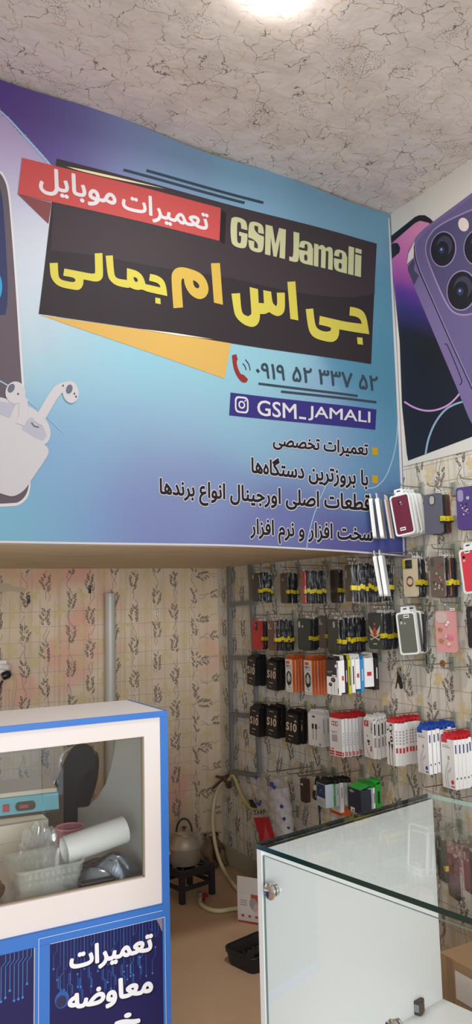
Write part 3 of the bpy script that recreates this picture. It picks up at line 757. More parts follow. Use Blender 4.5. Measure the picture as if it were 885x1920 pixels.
for k in range(7):
    x = xL-.008-.012*k; L = rnd.uniform(.05, .10)
    cline([(x, zb-.043), (x, zb-.043-.02), (x-.012, zb-.075), (x-.012, zb-.075-L)], .0018, CIRC2); b.poly([(px_, CY-.0007, pz_) for px_, pz_ in ell(x-.012, zb-.075-L, .0035, .0035)], CIRC2)
orb = ony(116, 1874, CY); b.poly([(x, CY-.0008, z) for x, z in ell(orb.x, orb.z, .021, .024)], CIRC); b.poly([(x, CY-.0010, z) for x, z in ell(orb.x-.002, orb.z-.005, .016, .016)], mat('orb_dark', (48, 48, 84), .4))
FGR = mat('printed_grey_shape', (150, 132, 140), .4)
b.poly([dpx(x, y, .0009) for x, y in ((292, 1722), (307, 1717), (308, 1750), (303, 1745), (299, 1735))], FGR)
b.build('circuit_print', desk, world=True, normals=False)
def desk_text(s, q, off, label):
    b = MB(); TL, TR_, BR, BL = q; rs = shape(s); ref = glyphs(rs)[2]
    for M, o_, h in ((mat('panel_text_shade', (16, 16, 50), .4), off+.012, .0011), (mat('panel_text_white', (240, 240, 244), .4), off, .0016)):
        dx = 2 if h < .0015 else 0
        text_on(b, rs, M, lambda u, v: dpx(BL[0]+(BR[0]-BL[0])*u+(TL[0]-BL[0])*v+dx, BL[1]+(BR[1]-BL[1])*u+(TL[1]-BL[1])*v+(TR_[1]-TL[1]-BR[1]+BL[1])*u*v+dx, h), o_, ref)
    o = b.build('panel_lettering', desk, world=True, normals=False); o['label'] = label
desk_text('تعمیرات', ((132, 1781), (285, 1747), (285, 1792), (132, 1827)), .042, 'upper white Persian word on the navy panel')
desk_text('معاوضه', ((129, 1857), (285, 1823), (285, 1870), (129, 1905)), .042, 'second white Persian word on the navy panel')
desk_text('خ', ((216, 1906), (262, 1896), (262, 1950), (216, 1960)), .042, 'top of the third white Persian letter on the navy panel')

# things in and behind the glazed box --------------------------------------------------
TZ = .604
TUBM = clear('frosted_tub', (.95, .96, .95), .04, .2, haze=.17, hazec=(.80, .82, .78))
tub = empty('plastic_tub', (.655, 2.50, TZ), 'empty see-through square plastic tub standing on the desk top behind the glass', 'tub', rz=.06)
b = MB(); def_r = lambda w, d, z, r=.03: [(x, y, z) for x, y in rrect(w, d, r, 5)]
secs = [(.165, .15, .0), (.18, .165, .006), (.188, .172, .062), (.196, .18, .063), (.197, .181, .078), (.204, .188, .079), (.206, .19, .108), (.214, .198, .112), (.214, .198, .104), (.200, .184, .104), (.190, .174, .078), (.178, .162, .010)]
n = len(def_r(1, 1, 0)); vs = []; fs = []
for w, d, z in secs: vs += def_r(w, d, z)
for i in range(len(secs)-1):
    for k in range(n): fs.append((i*n+k, i*n+(k+1) % n, (i+1)*n+(k+1) % n, (i+1)*n+k))
fs += [tuple(range(n))[::-1], tuple((len(secs)-1)*n+k for k in range(n))]
b.add(vs, fs, TUBM); b.build('bowl', tub, smooth=True)
b = MB()
for k in range(9):
    x = -.075+.017*k
    for sy in (-1, 1): b.box((x, sy*.0965-.0008, .086), (x+.011, sy*.0965+.0008, .101), TUBM); 
    b.box((x, -.0915-.0008, .066), (x+.011, -.0915+.0008, .076), TUBM)
b.build('rim_ribs', tub)
CRINK = clear('crumpled_film', (.94, .95, .94), .10, .08, haze=.22)
def crumple(name, c, rx, ry, rz, M, seed, label, cat, amp=.35, parent=None, zf=0, fn='blob'):
    r = random.Random(seed); b = MB(); nu, nv = 36, 20
    ph = [(r.uniform(0, 6), r.uniform(0, 6), r.randint(2, 9), r.randint(1, 7), r.uniform(.3, 1)) for _ in range(9)]
    def f(u, v):
        a = u*2*PI; e = v*PI/2 if zf else v*PI
        k = 1+amp*sum(w*math.sin(n1*a+p1)*math.sin(n2*e*1.6+p2) for p1, p2, n1, n2, w in ph)/4
        return Vector((c[0]+rx*k*math.cos(a)*math.cos(e) if zf else c[0]+rx*k*math.cos(a)*math.sin(e), c[1]+ry*k*math.sin(a)*(math.cos(e) if zf else math.sin(e)), c[2]+rz*k*(math.sin(e) if zf else -math.cos(e)*1)))
    b.grid(f, nu, nv, M); o = b.build(name, parent, smooth=False)
    if label: tag(o, label, cat)
    return o
bgp = ony(76, 1560, 2.70)
crumple('plastic_bag', (bgp.x, bgp.y, TZ+.001), .072, .042, bgp.z-TZ, CRINK, 3, 'crumpled clear plastic bag behind the see-through tub', 'bag', .5, zf=1)
bn = empty('dark_red_bag', (.445, 2.53, TZ), 'shiny dark red plastic bag at the left edge beside the tub', 'bag')
crumple('film', (0, 0, .001), .085, .07, .11, mat('dark_red_film', (92, 48, 60), .25), 8, None, None, .45, parent=bn, zf=1)
# paper roll leaning on the silver bag
a, d = Vector((.717, 2.485, .730)), Vector((.922, 2.50, .758)); ax = (d-a).normalized()
roll = empty('paper_roll', a, 'thick roll of plain white paper lying tilted behind the desk window', 'paper roll')
b = MB(); sp = []
for k in range(90):
    th = k/90*2*PI*3; r = .043-.0022*k/30; sp.append((r*math.cos(th), r*math.sin(th)))
n1 = ax.orthogonal().normalized(); n2 = ax.cross(n1); L = (d-a).length
b.grid(lambda u, v: a+ax*(L*v)+n1*sp[min(89, int(u*89))][0]+n2*sp[min(89, int(u*89))][1], 89, 1, WP); b.build('sheet', roll, smooth=True, world=True)
PINK = clear('pink_clear', (.85, .55, .60), .05, .1, haze=.35, hazec=(.7, .35, .42))
cpt = ony(131, 1551, 2.62)
cup = empty('pink_cup', (cpt.x, cpt.y, TZ), 'pink see-through plastic jar behind the paper roll', 'jar')
ch_ = cpt.z-TZ
b = MB(); b.lathe([(0, 0), (.034, 0), (.043, ch_-.01), (.046, ch_-.008), (.046, ch_), (.041, ch_), (.032, .006), (0, .006)], (0, 0, 0), PINK, 28); b.build('wall', cup, smooth=True)
b = MB(); b.tube([(.0445*math.cos(k*PI/14), .0445*math.sin(k*PI/14), ch_+.001) for k in range(28)], .003, mat('pink_rim', (206, 130, 144), .4), 6, closed=True); b.build('rim', cup, smooth=True)
SILV = mat('silver_film', (150, 156, 168), .22, .85)
r = random.Random(5)
def sheet(name, c, sx, sy, M, label, cat, amp=.02, rz=0, hz=.02):
    b = MB(); ph = [(r.uniform(3, 30), r.uniform(3, 30), r.uniform(0, 6)) for _ in range(5)]; R = Matrix.Rotation(rz, 3, 'Z')
    def f(u, v):
        x, y = (u-.5)*sx, (v-.5)*sy
        z = hz*math.sin(PI*u)**.5*math.sin(PI*v)**.5+amp*abs(sum(math.sin(a*x*3+b_*y*3+p) for a, b_, p in ph))/3*min(1, 6*min(u, 1-u, v, 1-v))
        return Vector(c)+R @ Vector((x, y, z+.001))
    b.grid(f, 40, 30, M); o = b.build(name, None, smooth=True)
    m2 = o.modifiers.new('thick', 'SOLIDIFY'); m2.thickness = .0008; m2.offset = 1
    return tag(o, label, cat)
sheet('silver_bag', (.855, 2.505, TZ+.0005), .235, .20, SILV, 'shiny silver antistatic bag under the paper roll', 'bag', .030, .25, .058)
pouch = empty('black_pouch', (.80, 2.385, TZ), 'black pouch propped in front of the silver bag', 'pouch')
b = MB(); b.box((-.065, -.016, 0), (.045, .014, .056), BLK); b.build('body', pouch, bevel=.006, seg=3)
b = MB(); b.box((-.04, -.0168, .03), (.0, -.0158, .046), mat('grey_patch', (120, 120, 124), .4)); b.build('patch', pouch)

# document trays, hot plate at the back of the desk
stack = empty('document_box', (.68, 2.98, TZ), 'cream boxes stacked under the turquoise hot plate', 'box')
b = MB(); b.box((-.17, -.09, 0), (.085, .09, .06), CREAM); b.build('lower_box', stack, bevel=.003)
b = MB(); b.box((-.17, -.095, .0605), (.095, .09, .122), CREAM); b.build('upper_box', stack, bevel=.003)
TURQ = mat('turquoise_enamel', (84, 166, 186), .35)
hp = empty('hot_plate', (.735, 3.06, TZ+.123), 'turquoise heating plate with a tan metal top seen through the desk window', 'hot plate', rz=-.12)
b = MB(); b.prism([(-.19, -.09, .008), (-.19, -.07, .066), (-.19, .14, .066), (-.19, .14, .008)], (.30, 0, 0), TURQ); b.build('body', hp, bevel=.004, seg=3)
b = MB(); b.box((-.17, -.07, .068), (.105, .16, .084), mat('plate_tan', (176, 160, 134), .4, .3)); b.box((-.15, -.066, .0662), (.09, .10, .0682), BLK); b.build('plate', hp, bevel=.002)
b = MB(); b.box((-.092, -.0925, .022), (-.070, -.080, .046), mat('switch_red', (160, 44, 50), .4)); b.build('switch', hp, bevel=.001)
b = MB(); b.prism([(x-.012, -.0905+.3*0, z+.034) for x, z in rrect(.072, .030, .014)], (0, .012, 0), BLK); b.build('display', hp)
b = MB(); b.box((-.034, -.0915, .028), (-.002, -.0906, .040), mat('digits_red', (150, 60, 60), .4)); b.build('digits', hp)
b = MB(); b.box((-.19, -.092, 0), (.11, .14, .0078), BLK); b.build('foot', hp, bevel=.002)

# office chair behind the desk
chair = empty('office_chair', (1.02, 3.50, 0), 'black office chair reclined behind the service desk', 'chair')
CHB = mat('black_chair_fabric', (34, 33, 38), .6)
def blade(px, Y, th, M, name, lean=0):
    b = MB(); pts = [ony(x, y, Y) for x, y in px]
    b.prism([(p.x, p.y, p.z) for p in pts], (.02, th, 0), M); return b.build(name, chair, world=True, bevel=.012, seg=3)
blade(smooth([(64, 1552), (86, 1505), (110, 1460), (124, 1425), (138, 1404), (156, 1398), (172, 1404), (180, 1418), (180, 1440), (158, 1452), (146, 1490), (132, 1560), (100, 1570)], 1, True), 3.36, .07, CHB, 'backrest')
blade(smooth([(132, 1560), (136, 1500), (152, 1462), (168, 1420), (180, 1410), (186, 1428), (182, 1470), (170, 1500), (158, 1560)], 1, True), 3.45, .05, mat('black_chair_shell', (26, 26, 30), .35), 'back_shell')
blade(smooth([(34, 1548), (40, 1530), (62, 1506), (72, 1510), (74, 1524), (58, 1556), (46, 1566)], 1, True), 3.28, .05, BLK, 'armrest')
b = MB(); b.tube([ony(x, y, 3.44) for x, y in smooth([(112, 1440), (112, 1424), (122, 1408), (136, 1402)], 2)], .008, mat('chair_grey_trim', (170, 170, 168), .4)); b.build('trim', chair, world=True)
b = MB(); b.box((-.24, -.24, .42), (.24, .24, .50), CHB); b.build('seat', chair, bevel=.03, seg=3)
b = MB(); b.tube([(-.02, .17, .46), (-.01, .22, .55), (0, .12, .62)], .02, BLK); b.build('back_bracket', chair)
b = MB(); b.tube([(0, 0, .06), (0, 0, .42)], .025, BLK, 12); b.build('column', chair)
for k in range(5):
    a_ = k*2*PI/5; b = MB(); b.tube([(0, 0, .09), (.26*math.cos(a_), .26*math.sin(a_), .065)], [.026, .016], BLK); b.build('leg', chair)
    b = MB(); R = Matrix.Rotation(PI/2, 3, 'X'); b.lathe([(0, -.02), (.024, -.02), (.024, .02), (0, .02)], (.265*math.cos(a_), .265*math.sin(a_), .024), BLK, 14, R); b.build('caster', chair, smooth=True)

# duct and plug at the back wall
duct = empty('duct_pipe', (1.444, 4.118, 0), 'pale grey plastic duct pipe standing upright against the flowered back wall', 'pipe')
DU = mat('grey_pvc', (186, 184, 176), .35)
b = MB(); b.lathe([(0, 0), (.029, 0), (.029, 1.552), (.0265, 1.552), (.0265, 1.0)], (0, 0, 0), DU, 28); b.build('pipe', duct, smooth=True)
b = MB(); b.lathe([(.0292, 1.535), (.0305, 1.537), (.0305, 1.551), (.0292, 1.553)], (0, 0, 0), DU, 28); b.build('collar', duct, smooth=True)
sk = empty('wall_socket', ony(6, 1252, YB), 'white plastic socket with a plug on the back wall at the left edge', 'socket')
b = MB(); p0 = ony(4, 1250, YB-.02); p1 = ony(17, 1252, YB-.05)
b.tube([p0+Vector((-.05, .016, -.01)), p0, p1], .016, mat('white_plug', (226, 220, 214), .4), 12); b.build('white_plug', sk, bevel=.003, world=True)
b = MB(); b.box((-.06, -.02, -.03), (.015, -.001, .04), mat('white_plug', (226, 220, 214), .4)); b.build('face_plate', sk, bevel=.004)
b = MB(); q = ony(11, 1266, YB-.05); b.lathe([(0, -.02), (.017, -.02), (.021, -.012), (.021, .014), (.014, .024), (0, .024)], q, BLK, 12, Matrix.Rotation(1.2, 3, 'Y')); b.build('black_plug', sk, smooth=True, world=True)
cb = empty('power_cable', ony(0, 1300, YB-.04), 'black power cable hanging from the plug at the left edge', 'cable')
b = MB(); b.tube([ony(x, y, YB-.05) for x, y in smooth([(5, 1276), (0, 1285), (-3, 1300), (-2, 1330), (-4, 1380), (-6, 1420)], 2)], .006, BLK); b.build('cord', cb, smooth=True, world=True)
cb = empty('white_cable', ony(25, 1290, YB-.01), 'thin cream cable looping on the wall beside the plug', 'cable')
b = MB(); b.tube([ony(x, y, YB-.012) for x, y in smooth([(20, 1256), (28, 1268), (29, 1285), (27, 1300), (23, 1320), (20, 1360)], 2)], .004, mat('cream_cable', (206, 190, 164), .5)); b.build('cord', cb, smooth=True, world=True)
for (x, y), lb in (((168, 1105), 'small black clip on the back wall left of the duct pipe'), ((53, 1124), 'small black clip on the wall near the torn paper patch')):
    p = ony(x, y, YB); o = empty('wall_clip', p, lb, 'clip')
    b = MB(); b.box((-.008, -.006, -.022), (.008, -.0008, .022), BLK); b.build('tab', o, bevel=.002)
    b = MB(); b.lathe([(0, 0), (.004, 0), (.004, .003), (0, .004)], (0, -.006, .01), STEEL, 10, Matrix.Rotation(PI/2, 3, 'X')); b.build('screw', o)
p = ony(293, 1149, YB); o = empty('wall_screw', p, 'single screw with a white washer on the back wall right of the pipe', 'screw')
b = MB(); b.lathe([(0, .0008), (.010, .0008), (.010, .003), (0, .003)], (0, 0, 0), WP, 14, Matrix.Rotation(PI/2, 3, 'X')); b.build('washer', o)
b = MB(); b.lathe([(0, .003), (.004, .003), (.003, .006), (0, .006)], (0, 0, 0), BLK, 10, Matrix.Rotation(PI/2, 3, 'X')); b.build('head', o)
# torn patch of paper
b = MB(); tp = [(0, 1094), (14, 1093), (30, 1100), (42, 1101), (50, 1105), (44, 1108), (38, 1112), (24, 1108), (0, 1111), (-60, 1112), (-60, 1093)]
b.poly([ony(x, y, YB-.0022) for x, y in tp], mat('torn_plaster', (186, 172, 146), .9)); struct(b.build('trim_1', normals=False))
# ------------------------------------------------------------------ ladder-like rack standing against the right wall
rack = empty('ladder_rack', (2.10, 3.97, .45), 'grey steel ladder-like rack fixed to the right wall near the corner', 'rack')
LX = 2.105
def lp(x, y, X=LX): return onx(x, y, X)
def bar(a, d, w, t_, name, parent, M=GREYM):
    """flat bar of width w (in the wall plane) and thickness t_"""
    a, d = Vector(a), Vector(d); ax = (d-a).normalized(); n = ax.cross(Vector((1, 0, 0))).normalized()*(w/2); o = Vector((t_, 0, 0))
    b = MB(); b.prism([a-n, d-n, d+n, a+n], o, M); return b.build(name, parent, bevel=.0015, world=True)
bar(lp(426, 1052), lp(432.5, 1474), .024, .02, 'post', rack); bar(lp(465.5, 1048), lp(484, 1450), .022, .02, 'post', rack)
for y0, y1 in ((1133, 1130), (1234, 1233), (1340, 1344), (1447, 1455)): bar(lp(428, y0, LX-.001), lp(482 if y0 > 1300 else 476, y1, LX-.001), .022, .02, 'rung', rack)
bar(lp(403, 1058), lp(462, 1047), .010, .012, 'brace', rack)
b = MB(); b.box(lp(406, 1062)-Vector((.0, .02, .0)), lp(406, 1062)+Vector((.03, .02, .03)), BLK); b.build('bracket', rack, world=True)

# ------------------------------------------------------------------ gas hose, valve, stove, kettle, cloth, box, bin
HOSE = mat('cream_rubber_hose', (206, 200, 158), .45)
hose = empty('gas_hose', onz(404, 1705, 0), 'long cream gas hose looping from the wall valve down to the stove', 'hose')
st0 = onz(376, 1687, .05)
def wallpt(x, y, X=2.09):
    p = onx(x, y, X); return p if p.y < 4.14 else ony(x, y, 4.135)
up = [wallpt(417, 1464), wallpt(404, 1488)]+[ony(x, y, Y) for x, y, Y in ((398, 1530, 4.10), (401, 1570, 4.05), (409, 1608, 4.0), (424, 1640, 3.93))]
lowp = [onz(x, y, .012) for x, y in ((446, 1668), (474, 1690), (468, 1702), (440, 1703), (410, 1709), (388, 1704), (376, 1695), (375, 1687))]
path = [tuple(p) for p in up]+[tuple(onz(436, 1656, .03))]+[tuple(p) for p in lowp]+[tuple(onz(377, 1678, .07))]
b = MB(); b.tube(smooth(path, 3), .0105, HOSE, 10); b.build('tube', hose, smooth=True, world=True)
b = MB(); q = onz(381, 1683, .03); RED = mat('red_plastic', (156, 40, 46), .5)
for k in range(7): b.lathe([(.012, -.003), (.02, 0), (.012, .003)], q+Vector((.004*k-.01, .002*k, .002*(k % 3))), RED, 10, Matrix.Rotation(.5*k, 3, 'Y'))
b.build('red_clamp', hose, smooth=True, world=True)
b = MB(); b.lathe([(0, -.01), (.016, -.01), (.016, .012), (0, .012)], onz(375, 1677, .075), STEEL, 12); b.build('nozzle', hose, world=True)
valve = empty('gas_valve', wallpt(420, 1460, 2.11), 'brown metal gas valve on the wall under the ladder rack', 'valve')
BRN = mat('rusty_brown', (92, 66, 54), .5, .4)
b = MB(); v0 = wallpt(421, 1458, 2.09); v1 = onx(428, 1468, 2.10); b.tube([v0+Vector((.03, 0, 0)), v0, v1], .017, BRN, 10); b.tube([v1, v1+Vector((0, -.02, -.012))], .021, BRN, 10); b.build('body', valve, smooth=True, world=True)
b = MB(); b.tube([wallpt(419, 1459, 2.08), wallpt(406, 1456, 2.08)], .008, BRN, 8); b.tube([wallpt(418, 1461, 2.08), wallpt(399, 1478, 2.08)], .007, BRN, 8); b.build('lever', valve, smooth=True, world=True)
h2 = empty('gas_hose', onx(440, 1460, 2.09), 'short cream hose running right from the wall valve behind the cup package', 'hose')
b = MB(); b.tube(smooth([tuple(onx(x, y, 2.10)) for x, y in ((428, 1464), (436, 1452), (442, 1462), (450, 1485), (462, 1508), (478, 1520))], 2), .010, mat('old_yellow_hose', (182, 170, 112), .5), 10); b.build('tube', h2, smooth=True, world=True)

IRON = mat('dark_cast_iron', (52, 50, 52), .5, .3)
sc_ = onz(349, 1676, 0)
stove = empty('gas_stove', (sc_.x, sc_.y, 0), 'low dark iron gas burner with four legs on the carpet', 'stove', rz=math.radians(12))
SH, SW = .155, .095
for sx in (-1, 1):
    for sy in (-1, 1):
        b = MB(); b.box((sx*SW-.013, sy*SW-.013, 0), (sx*SW+.013, sy*SW+.013, SH), IRON); b.build('leg', stove, bevel=.002)
b = MB()
for s in (-1, 1):
    b.box((-SW, s*SW-.010, SH-.035), (SW, s*SW+.010, SH-.003), IRON); b.box((s*SW-.010, -SW, SH-.035), (s*SW+.010, SW, SH-.003), IRON)
    b.box((-SW, s*SW-.006, .055), (SW, s*SW+.006, .075), IRON); b.box((s*SW-.006, -SW, .055), (s*SW+.006, SW, .075), IRON)
b.build('frame', stove, bevel=.002)
b = MB(); b.lathe([(0, .09), (.04, .09), (.048, .12), (.048, .132), (.03, .138), (0, .138)], (0, 0, 0), IRON, 20); b.tube([(0, 0, .11), (.07, -.04, .10), (.125, -.03, .08)], .010, IRON); b.build('burner', stove, smooth=True)
b = MB()
for k in range(4):
    a_ = PI/4+k*PI/2; b.box((-.045, -.004, SH-.006), (.045, .004, SH), IRON, Matrix.Rotation(a_, 3, 'Z'), (.075*math.cos(a_), .075*math.sin(a_), 0))
b.build('grate', stove)
ALU = mat('worn_aluminium', (196, 188, 174), .36, .6)
KX, KY = sc_.x-.005, sc_.y+.002
ket = empty('kettle', (KX, KY, SH+.0005), 'worn aluminium kettle standing on the small gas burner', 'kettle')
b = MB(); b.lathe([(0, 0), (.074, 0), (.080, .008), (.081, .075), (.083, .078), (.083, .083), (.078, .088), (.070, .105), (.058, .124), (.048, .134), (.043, .138), (.043, .142), (0, .142)], (0, 0, 0), ALU, 36); b.build('body', ket, smooth=True)
b = MB(); b.lathe([(.045, .1425), (.046, .150), (.036, .158), (.015, .162), (0, .162)], (0, 0, 0), ALU, 28); b.build('lid', ket, smooth=True)
b = MB(); b.lathe([(0, .162), (.006, .162), (.005, .168), (.012, .172), (.012, .178), (0, .182)], (0, 0, 0), BRN, 14); b.build('lid_knob', ket, smooth=True)
b = MB(); hd = [(math.cos(a_)*.040, 0, .150+math.sin(a_)*.068) for a_ in [PI*k/20 for k in range(21)]]; hd = [Matrix.Rotation(-.5, 3, 'Z') @ Vector(p) for p in hd]; b.tube(hd, .0055, IRON, 8); b.build('handle', ket, smooth=True)
b = MB(); b.tube([(-.07, .02, .05), (-.10, .035, .075), (-.118, .045, .12), (-.13, .05, .135)], [.02, .014, .010, .009], ALU, 12); b.build('spout', ket, smooth=True)

RAG = mat('brown_rag', (120, 96, 80), .9, spec=.1)
t = NT(RAG); c = t.coord(); t.l(t.mix(t.sstep(t.noise(c, 14, 3), .45, .6), lin((140, 116, 94)), lin((96, 58, 56))), t.b.inputs['Base Color'])
b = MB(); g0 = onz(403, 1634, 0)
def rag(u, v):
    w = .05+.055*(1-v); y = 4.135-.05*(1-v)-.02*math.sin(u*17+v*2)*(1-.3*v)
    return Vector((2.045+(u-.5)*2*w+.01*math.sin(v*9+u*4), y, .004+.155*v+.012*math.sin(u*9)*v))
b.grid(rag, 30, 14, RAG); o = b.build('floor_cloth', None, smooth=True); m2 = o.modifiers.new('thick', 'SOLIDIFY'); m2.thickness = .006; m2.offset = -1
tag(o, 'crumpled brown cloth leaning in the room corner behind the stove', 'cloth')

# carton with an open flap
bx = onz(446, 1729, 0); bx2 = onz(487, 1736, 0)
dv = (bx2-bx); ang = math.atan2(dv.y, dv.x)
crt = empty('small_carton', (bx.x, bx.y, 0), 'small white and red printed carton with its flap open on the carpet', 'box', rz=ang)
CW = mat('carton_white', (214, 208, 204), .6); CRD = mat('carton_red', (172, 74, 70), .6); CGR = mat('carton_grey_print', (158, 150, 146), .6)
wl = .19
b = MB(); b.box((0, .0, 0), (wl, .10, .135), CW); b.box((.002, -.0006, .002), (wl-.002, .0, .012), CRD); b.box((.07, -.0007, .085), (.11, 0, .133), CRD)
b.poly([(x+.085, -.0012, z+.09) for x, z in ell(0, 0, .022, .028, .3)], CGR); b.poly([(x+.095, -.0014, z+.075) for x, z in ell(0, 0, .012, .02, -.3)], mat('carton_beige', (196, 168, 150), .6))
for k in range(5): b.box((.02+.035*k, -.0012, .030), (.034+.035*k, -.0005, .04), INK if k in (3, 4) else CRD)
for k in range(3): b.box((.015, -.0012, .10-.01*k), (.05, -.0005, .104-.01*k), CGR)
b.build('body', crt, bevel=.001)
b = MB(); b.prism([(0, 0, .1355), (wl, 0, .1355), (wl-.004, -.004, .207), (.004, -.006, .211)], (0, .0015, .0006), CW); b.build('flap', crt)
b = MB(); b.prism([(.08, .07, .1355), (.11, .07, .1355), (.095, .075, .19)], (0, .0015, 0), CW); b.build('inner_flap', crt)
tl = empty('leaning_carton', (bx.x+.215, bx.y+.06, 0), 'narrow red printed carton standing behind the open white one', 'box', rz=ang)
b = MB(); R = Matrix.Rotation(-.06, 3, 'Y'); b.box((-.02, 0, 0), (.06, .05, .24), CW, R, (0, 0, .002)); b.box((-.0205, -.0005, .01), (-.008, .0505, .23), CRD, R, (0, 0, .002)); b.box((.0, -.0008, .08), (.05, 0, .2), mat('carton_pink', (196, 148, 140), .6), R, (0, 0, .002)); b.build('body', tl)

b0 = onz(456, 1824, 0)
bin_ = empty('parts_bin', (b0.x+.10, b0.y+.06, 0), 'black-lined see-through tub of dark odds and ends on the carpet beside the showcase', 'tub', rz=.25)
BINM = clear('grey_clear_wall', (.5, .5, .5), .04, .12, haze=.55, hazec=(.03, .03, .033))
b = MB(); secs = [(.20, .16, .0), (.215, .175, .048), (.222, .182, .049), (.222, .182, .062), (.212, .172, .062), (.206, .166, .048), (.192, .152, .006)]
n = len(rrect(1, 1, .03)); vs = []; fs = []
for w, d, z in secs: vs += [(x, y, z) for x, y in rrect(w, d, .03)]
for i in range(len(secs)-1):
    for k in range(n): fs.append((i*n+k, i*n+(k+1) % n, (i+1)*n+(k+1) % n, (i+1)*n+k))
fs += [tuple(range(n))[::-1], tuple((len(secs)-1)*n+k for k in range(n))]
b.add(vs, fs, BINM); b.build('wall', bin_, smooth=True)
b = MB(); b.tube([(x, y, .063) for x, y in rrect(.219, .179, .03)], .004, BLK, 6, closed=True); b.build('rim', bin_, smooth=True)
r = random.Random(11)
for k in range(6):
    a_ = r.uniform(0, 3); ob = empty('charger', (b0.x+.10-.06+.024*k, b0.y+.06+r.uniform(-.04, .04), .008+.002*k), 'dark plastic charger lying in the black-rimmed tub on the carpet', 'charger', 'chargers in the tub on the carpet', rz=a_)
    b = MB(); b.box((-.02, -.02, 0), (.02, .02, .026), BLKM); b.build('body', ob, bevel=.004, seg=2)
    b = MB(); b.tube([(-.006, 0, .026), (-.006, 0, .042)], .0022, STEEL, 6); b.tube([(.006, 0, .026), (.006, 0, .042)], .0022, STEEL, 6); b.build('pins', ob)

# cup package hanging by the rack
ZB = clear('package_film', (.92, .92, .94), .10, .12, haze=.26, hazec=(.75, .75, .78))
zp = empty('cup_package', onx(505, 1575, 2.02), 'clear film package of stacked cups with red printed panel on the right wall', 'package')
XZ = 2.00
def zpt(x, y, h=0): p = onx(x, y, XZ-h); return p
b = MB()
rz_ = random.Random(2)
def sl(u, v):
    yt = 1468+12*math.sin(u*5); yb = 1585; y = yt+(yb-yt)*(1-v); xl = 472+36*((y-1468)/117); xr = 541+14*((y-1468)/117)
    p = onx(xl+(xr-xl)*u, y, XZ); p.x -= .035*math.sin(PI*u)+.008*math.sin(u*23+v*11)*math.sin(v*17+u*5); return p
b.grid(sl, 34, 30, ZB); b.build('film', zp, world=True, smooth=True)
b = MB(); a, d = onx(524, 1478, 2.04), onx(538, 1590, 2.04); b.tube([a+(d-a)*k/14 for k in range(15)], [.040+.003*(k % 2) for k in range(15)], mat('white_cups', (206, 204, 204), .4), 18); b.build('cups', zp, world=True, smooth=False)
b = MB(); RZ = mat('package_red', (184, 36, 50), .35); H = .042
b.poly([onx(x, y, XZ-H) for x, y in ((475, 1533), (502, 1532), (508, 1545), (516, 1572), (514, 1585), (490, 1585), (486, 1568))], RZ)
b.poly([onx(x, y, XZ-H-.001) for x, y in ((497, 1544), (508, 1575), (505, 1580), (494, 1578))], mat('package_pink', (206, 84, 90), .35))
b.build('red_panel', zp, world=True, normals=False)
b = MB()
zq = ((474, 1520), (497, 1518), (497.5, 1526.5), (477, 1527))
def zf(u, v):
    ax = zq[0][0]+(zq[1][0]-zq[0][0])*u; ay = zq[0][1]+(zq[1][1]-zq[0][1])*u; bx_ = zq[3][0]+(zq[2][0]-zq[3][0])*u; by_ = zq[3][1]+(zq[2][1]-zq[3][1])*u
    return onx(bx_+(ax-bx_)*v, by_+(ay-by_)*v, XZ-H-.001)
text_on(b, 'ZARF', INK, zf, .018); b.build('lettering', zp, world=True, normals=False)
b = MB(); BP = mat('blue_print', (66, 78, 150), .4); rb = random.Random(6)
for x, y, s in ((480, 1457, 5), (509, 1470, 7), (514, 1476, 5), (485, 1507, 6), (488, 1503, 4), (528, 1512, 5), (533, 1535, 5), (541, 1552, 4)):
    pts = [(x+s*rb.uniform(.5, 1)*math.cos(k*PI/4), y+s*rb.uniform(.5, 1)*math.sin(k*PI/4)) for k in range(8)]
    b.poly([onx(px_, py_, XZ-.046) for px_, py_ in pts], BP)
b.build('blue_print', zp, world=True, normals=False)
blk = empty('black_wedge', onx(471, 1507, 2.05), 'small black plastic strip tucked behind the cup package', 'strip')
b = MB(); b.prism([onx(x, y, 2.05) for x, y in ((466, 1499), (470, 1500), (479, 1515), (470, 1513))], (.012, 0, 0), BLK); b.build('body', blk, world=True)

# ------------------------------------------------------------------ glass showcase
SA = Vector((.898, 1.583, 0)); TH = math.radians(10.9)
E1 = Vector((math.cos(TH), math.sin(TH), 0)); E2 = Vector((math.sin(TH), -math.cos(TH), 0)); EZ = Vector((0, 0, 1))
show = empty('glass_showcase', SA, 'glass-topped white display counter in front of the right wall', 'display counter')
ML, DP = 1.35, .634
def sp_(a, d, z): return SA+E1*a+E2*d+EZ*z
def sbox(b, a0, a1, d0, d1, z0, z1, M):
    vs = [sp_(a, d, z) for z in (z0, z1) for a, d in ((a0, d0), (a1, d0), (a1, d1), (a0, d1))]
    b.add(vs, [(3,2,1,0),(4,5,6,7),(0,1,5,4),(1,2,6,5),(2,3,7,6),(3,0,4,7)], M)
SHW = mat('showcase_white', (220, 222, 222), .3)
b = MB(); sbox(b, .002, DP, -.001, .0155, 0, .9385, SHW); b.build('end_panel', show, bevel=.001, world=True)
b = MB(); sbox(b, .002, DP, ML-.016, ML, 0, .9385, SHW); b.build('end_panel', show, bevel=.001, world=True)
b = MB(); sbox(b, .012, DP, .016, ML-.0165, .404, .42, SHW); b.build('floor_shelf', show, world=True)
b = MB(); sbox(b, .006, .022, .016, ML-.0165, 0, .40, SHW); b.build('front_board', show, world=True)
TOPG = clear('top_glass', (.975, .988, .98), .0, .01, ior=1.22)
GEDGE = mat('glass_edge_green', (14, 48, 42), .15, coat=.5)
TOPE = mat('glass_edge_dark', (20, 34, 34), .2)
b = MB(); a0, a1, d0, d1, z0, z1 = 0, DP+.004, -.004, ML+.004, .9395, .9505
vs = [sp_(a, d, z) for z in (z0, z1) for a, d in ((a0, d0), (a1, d0), (a1, d1), (a0, d1))]
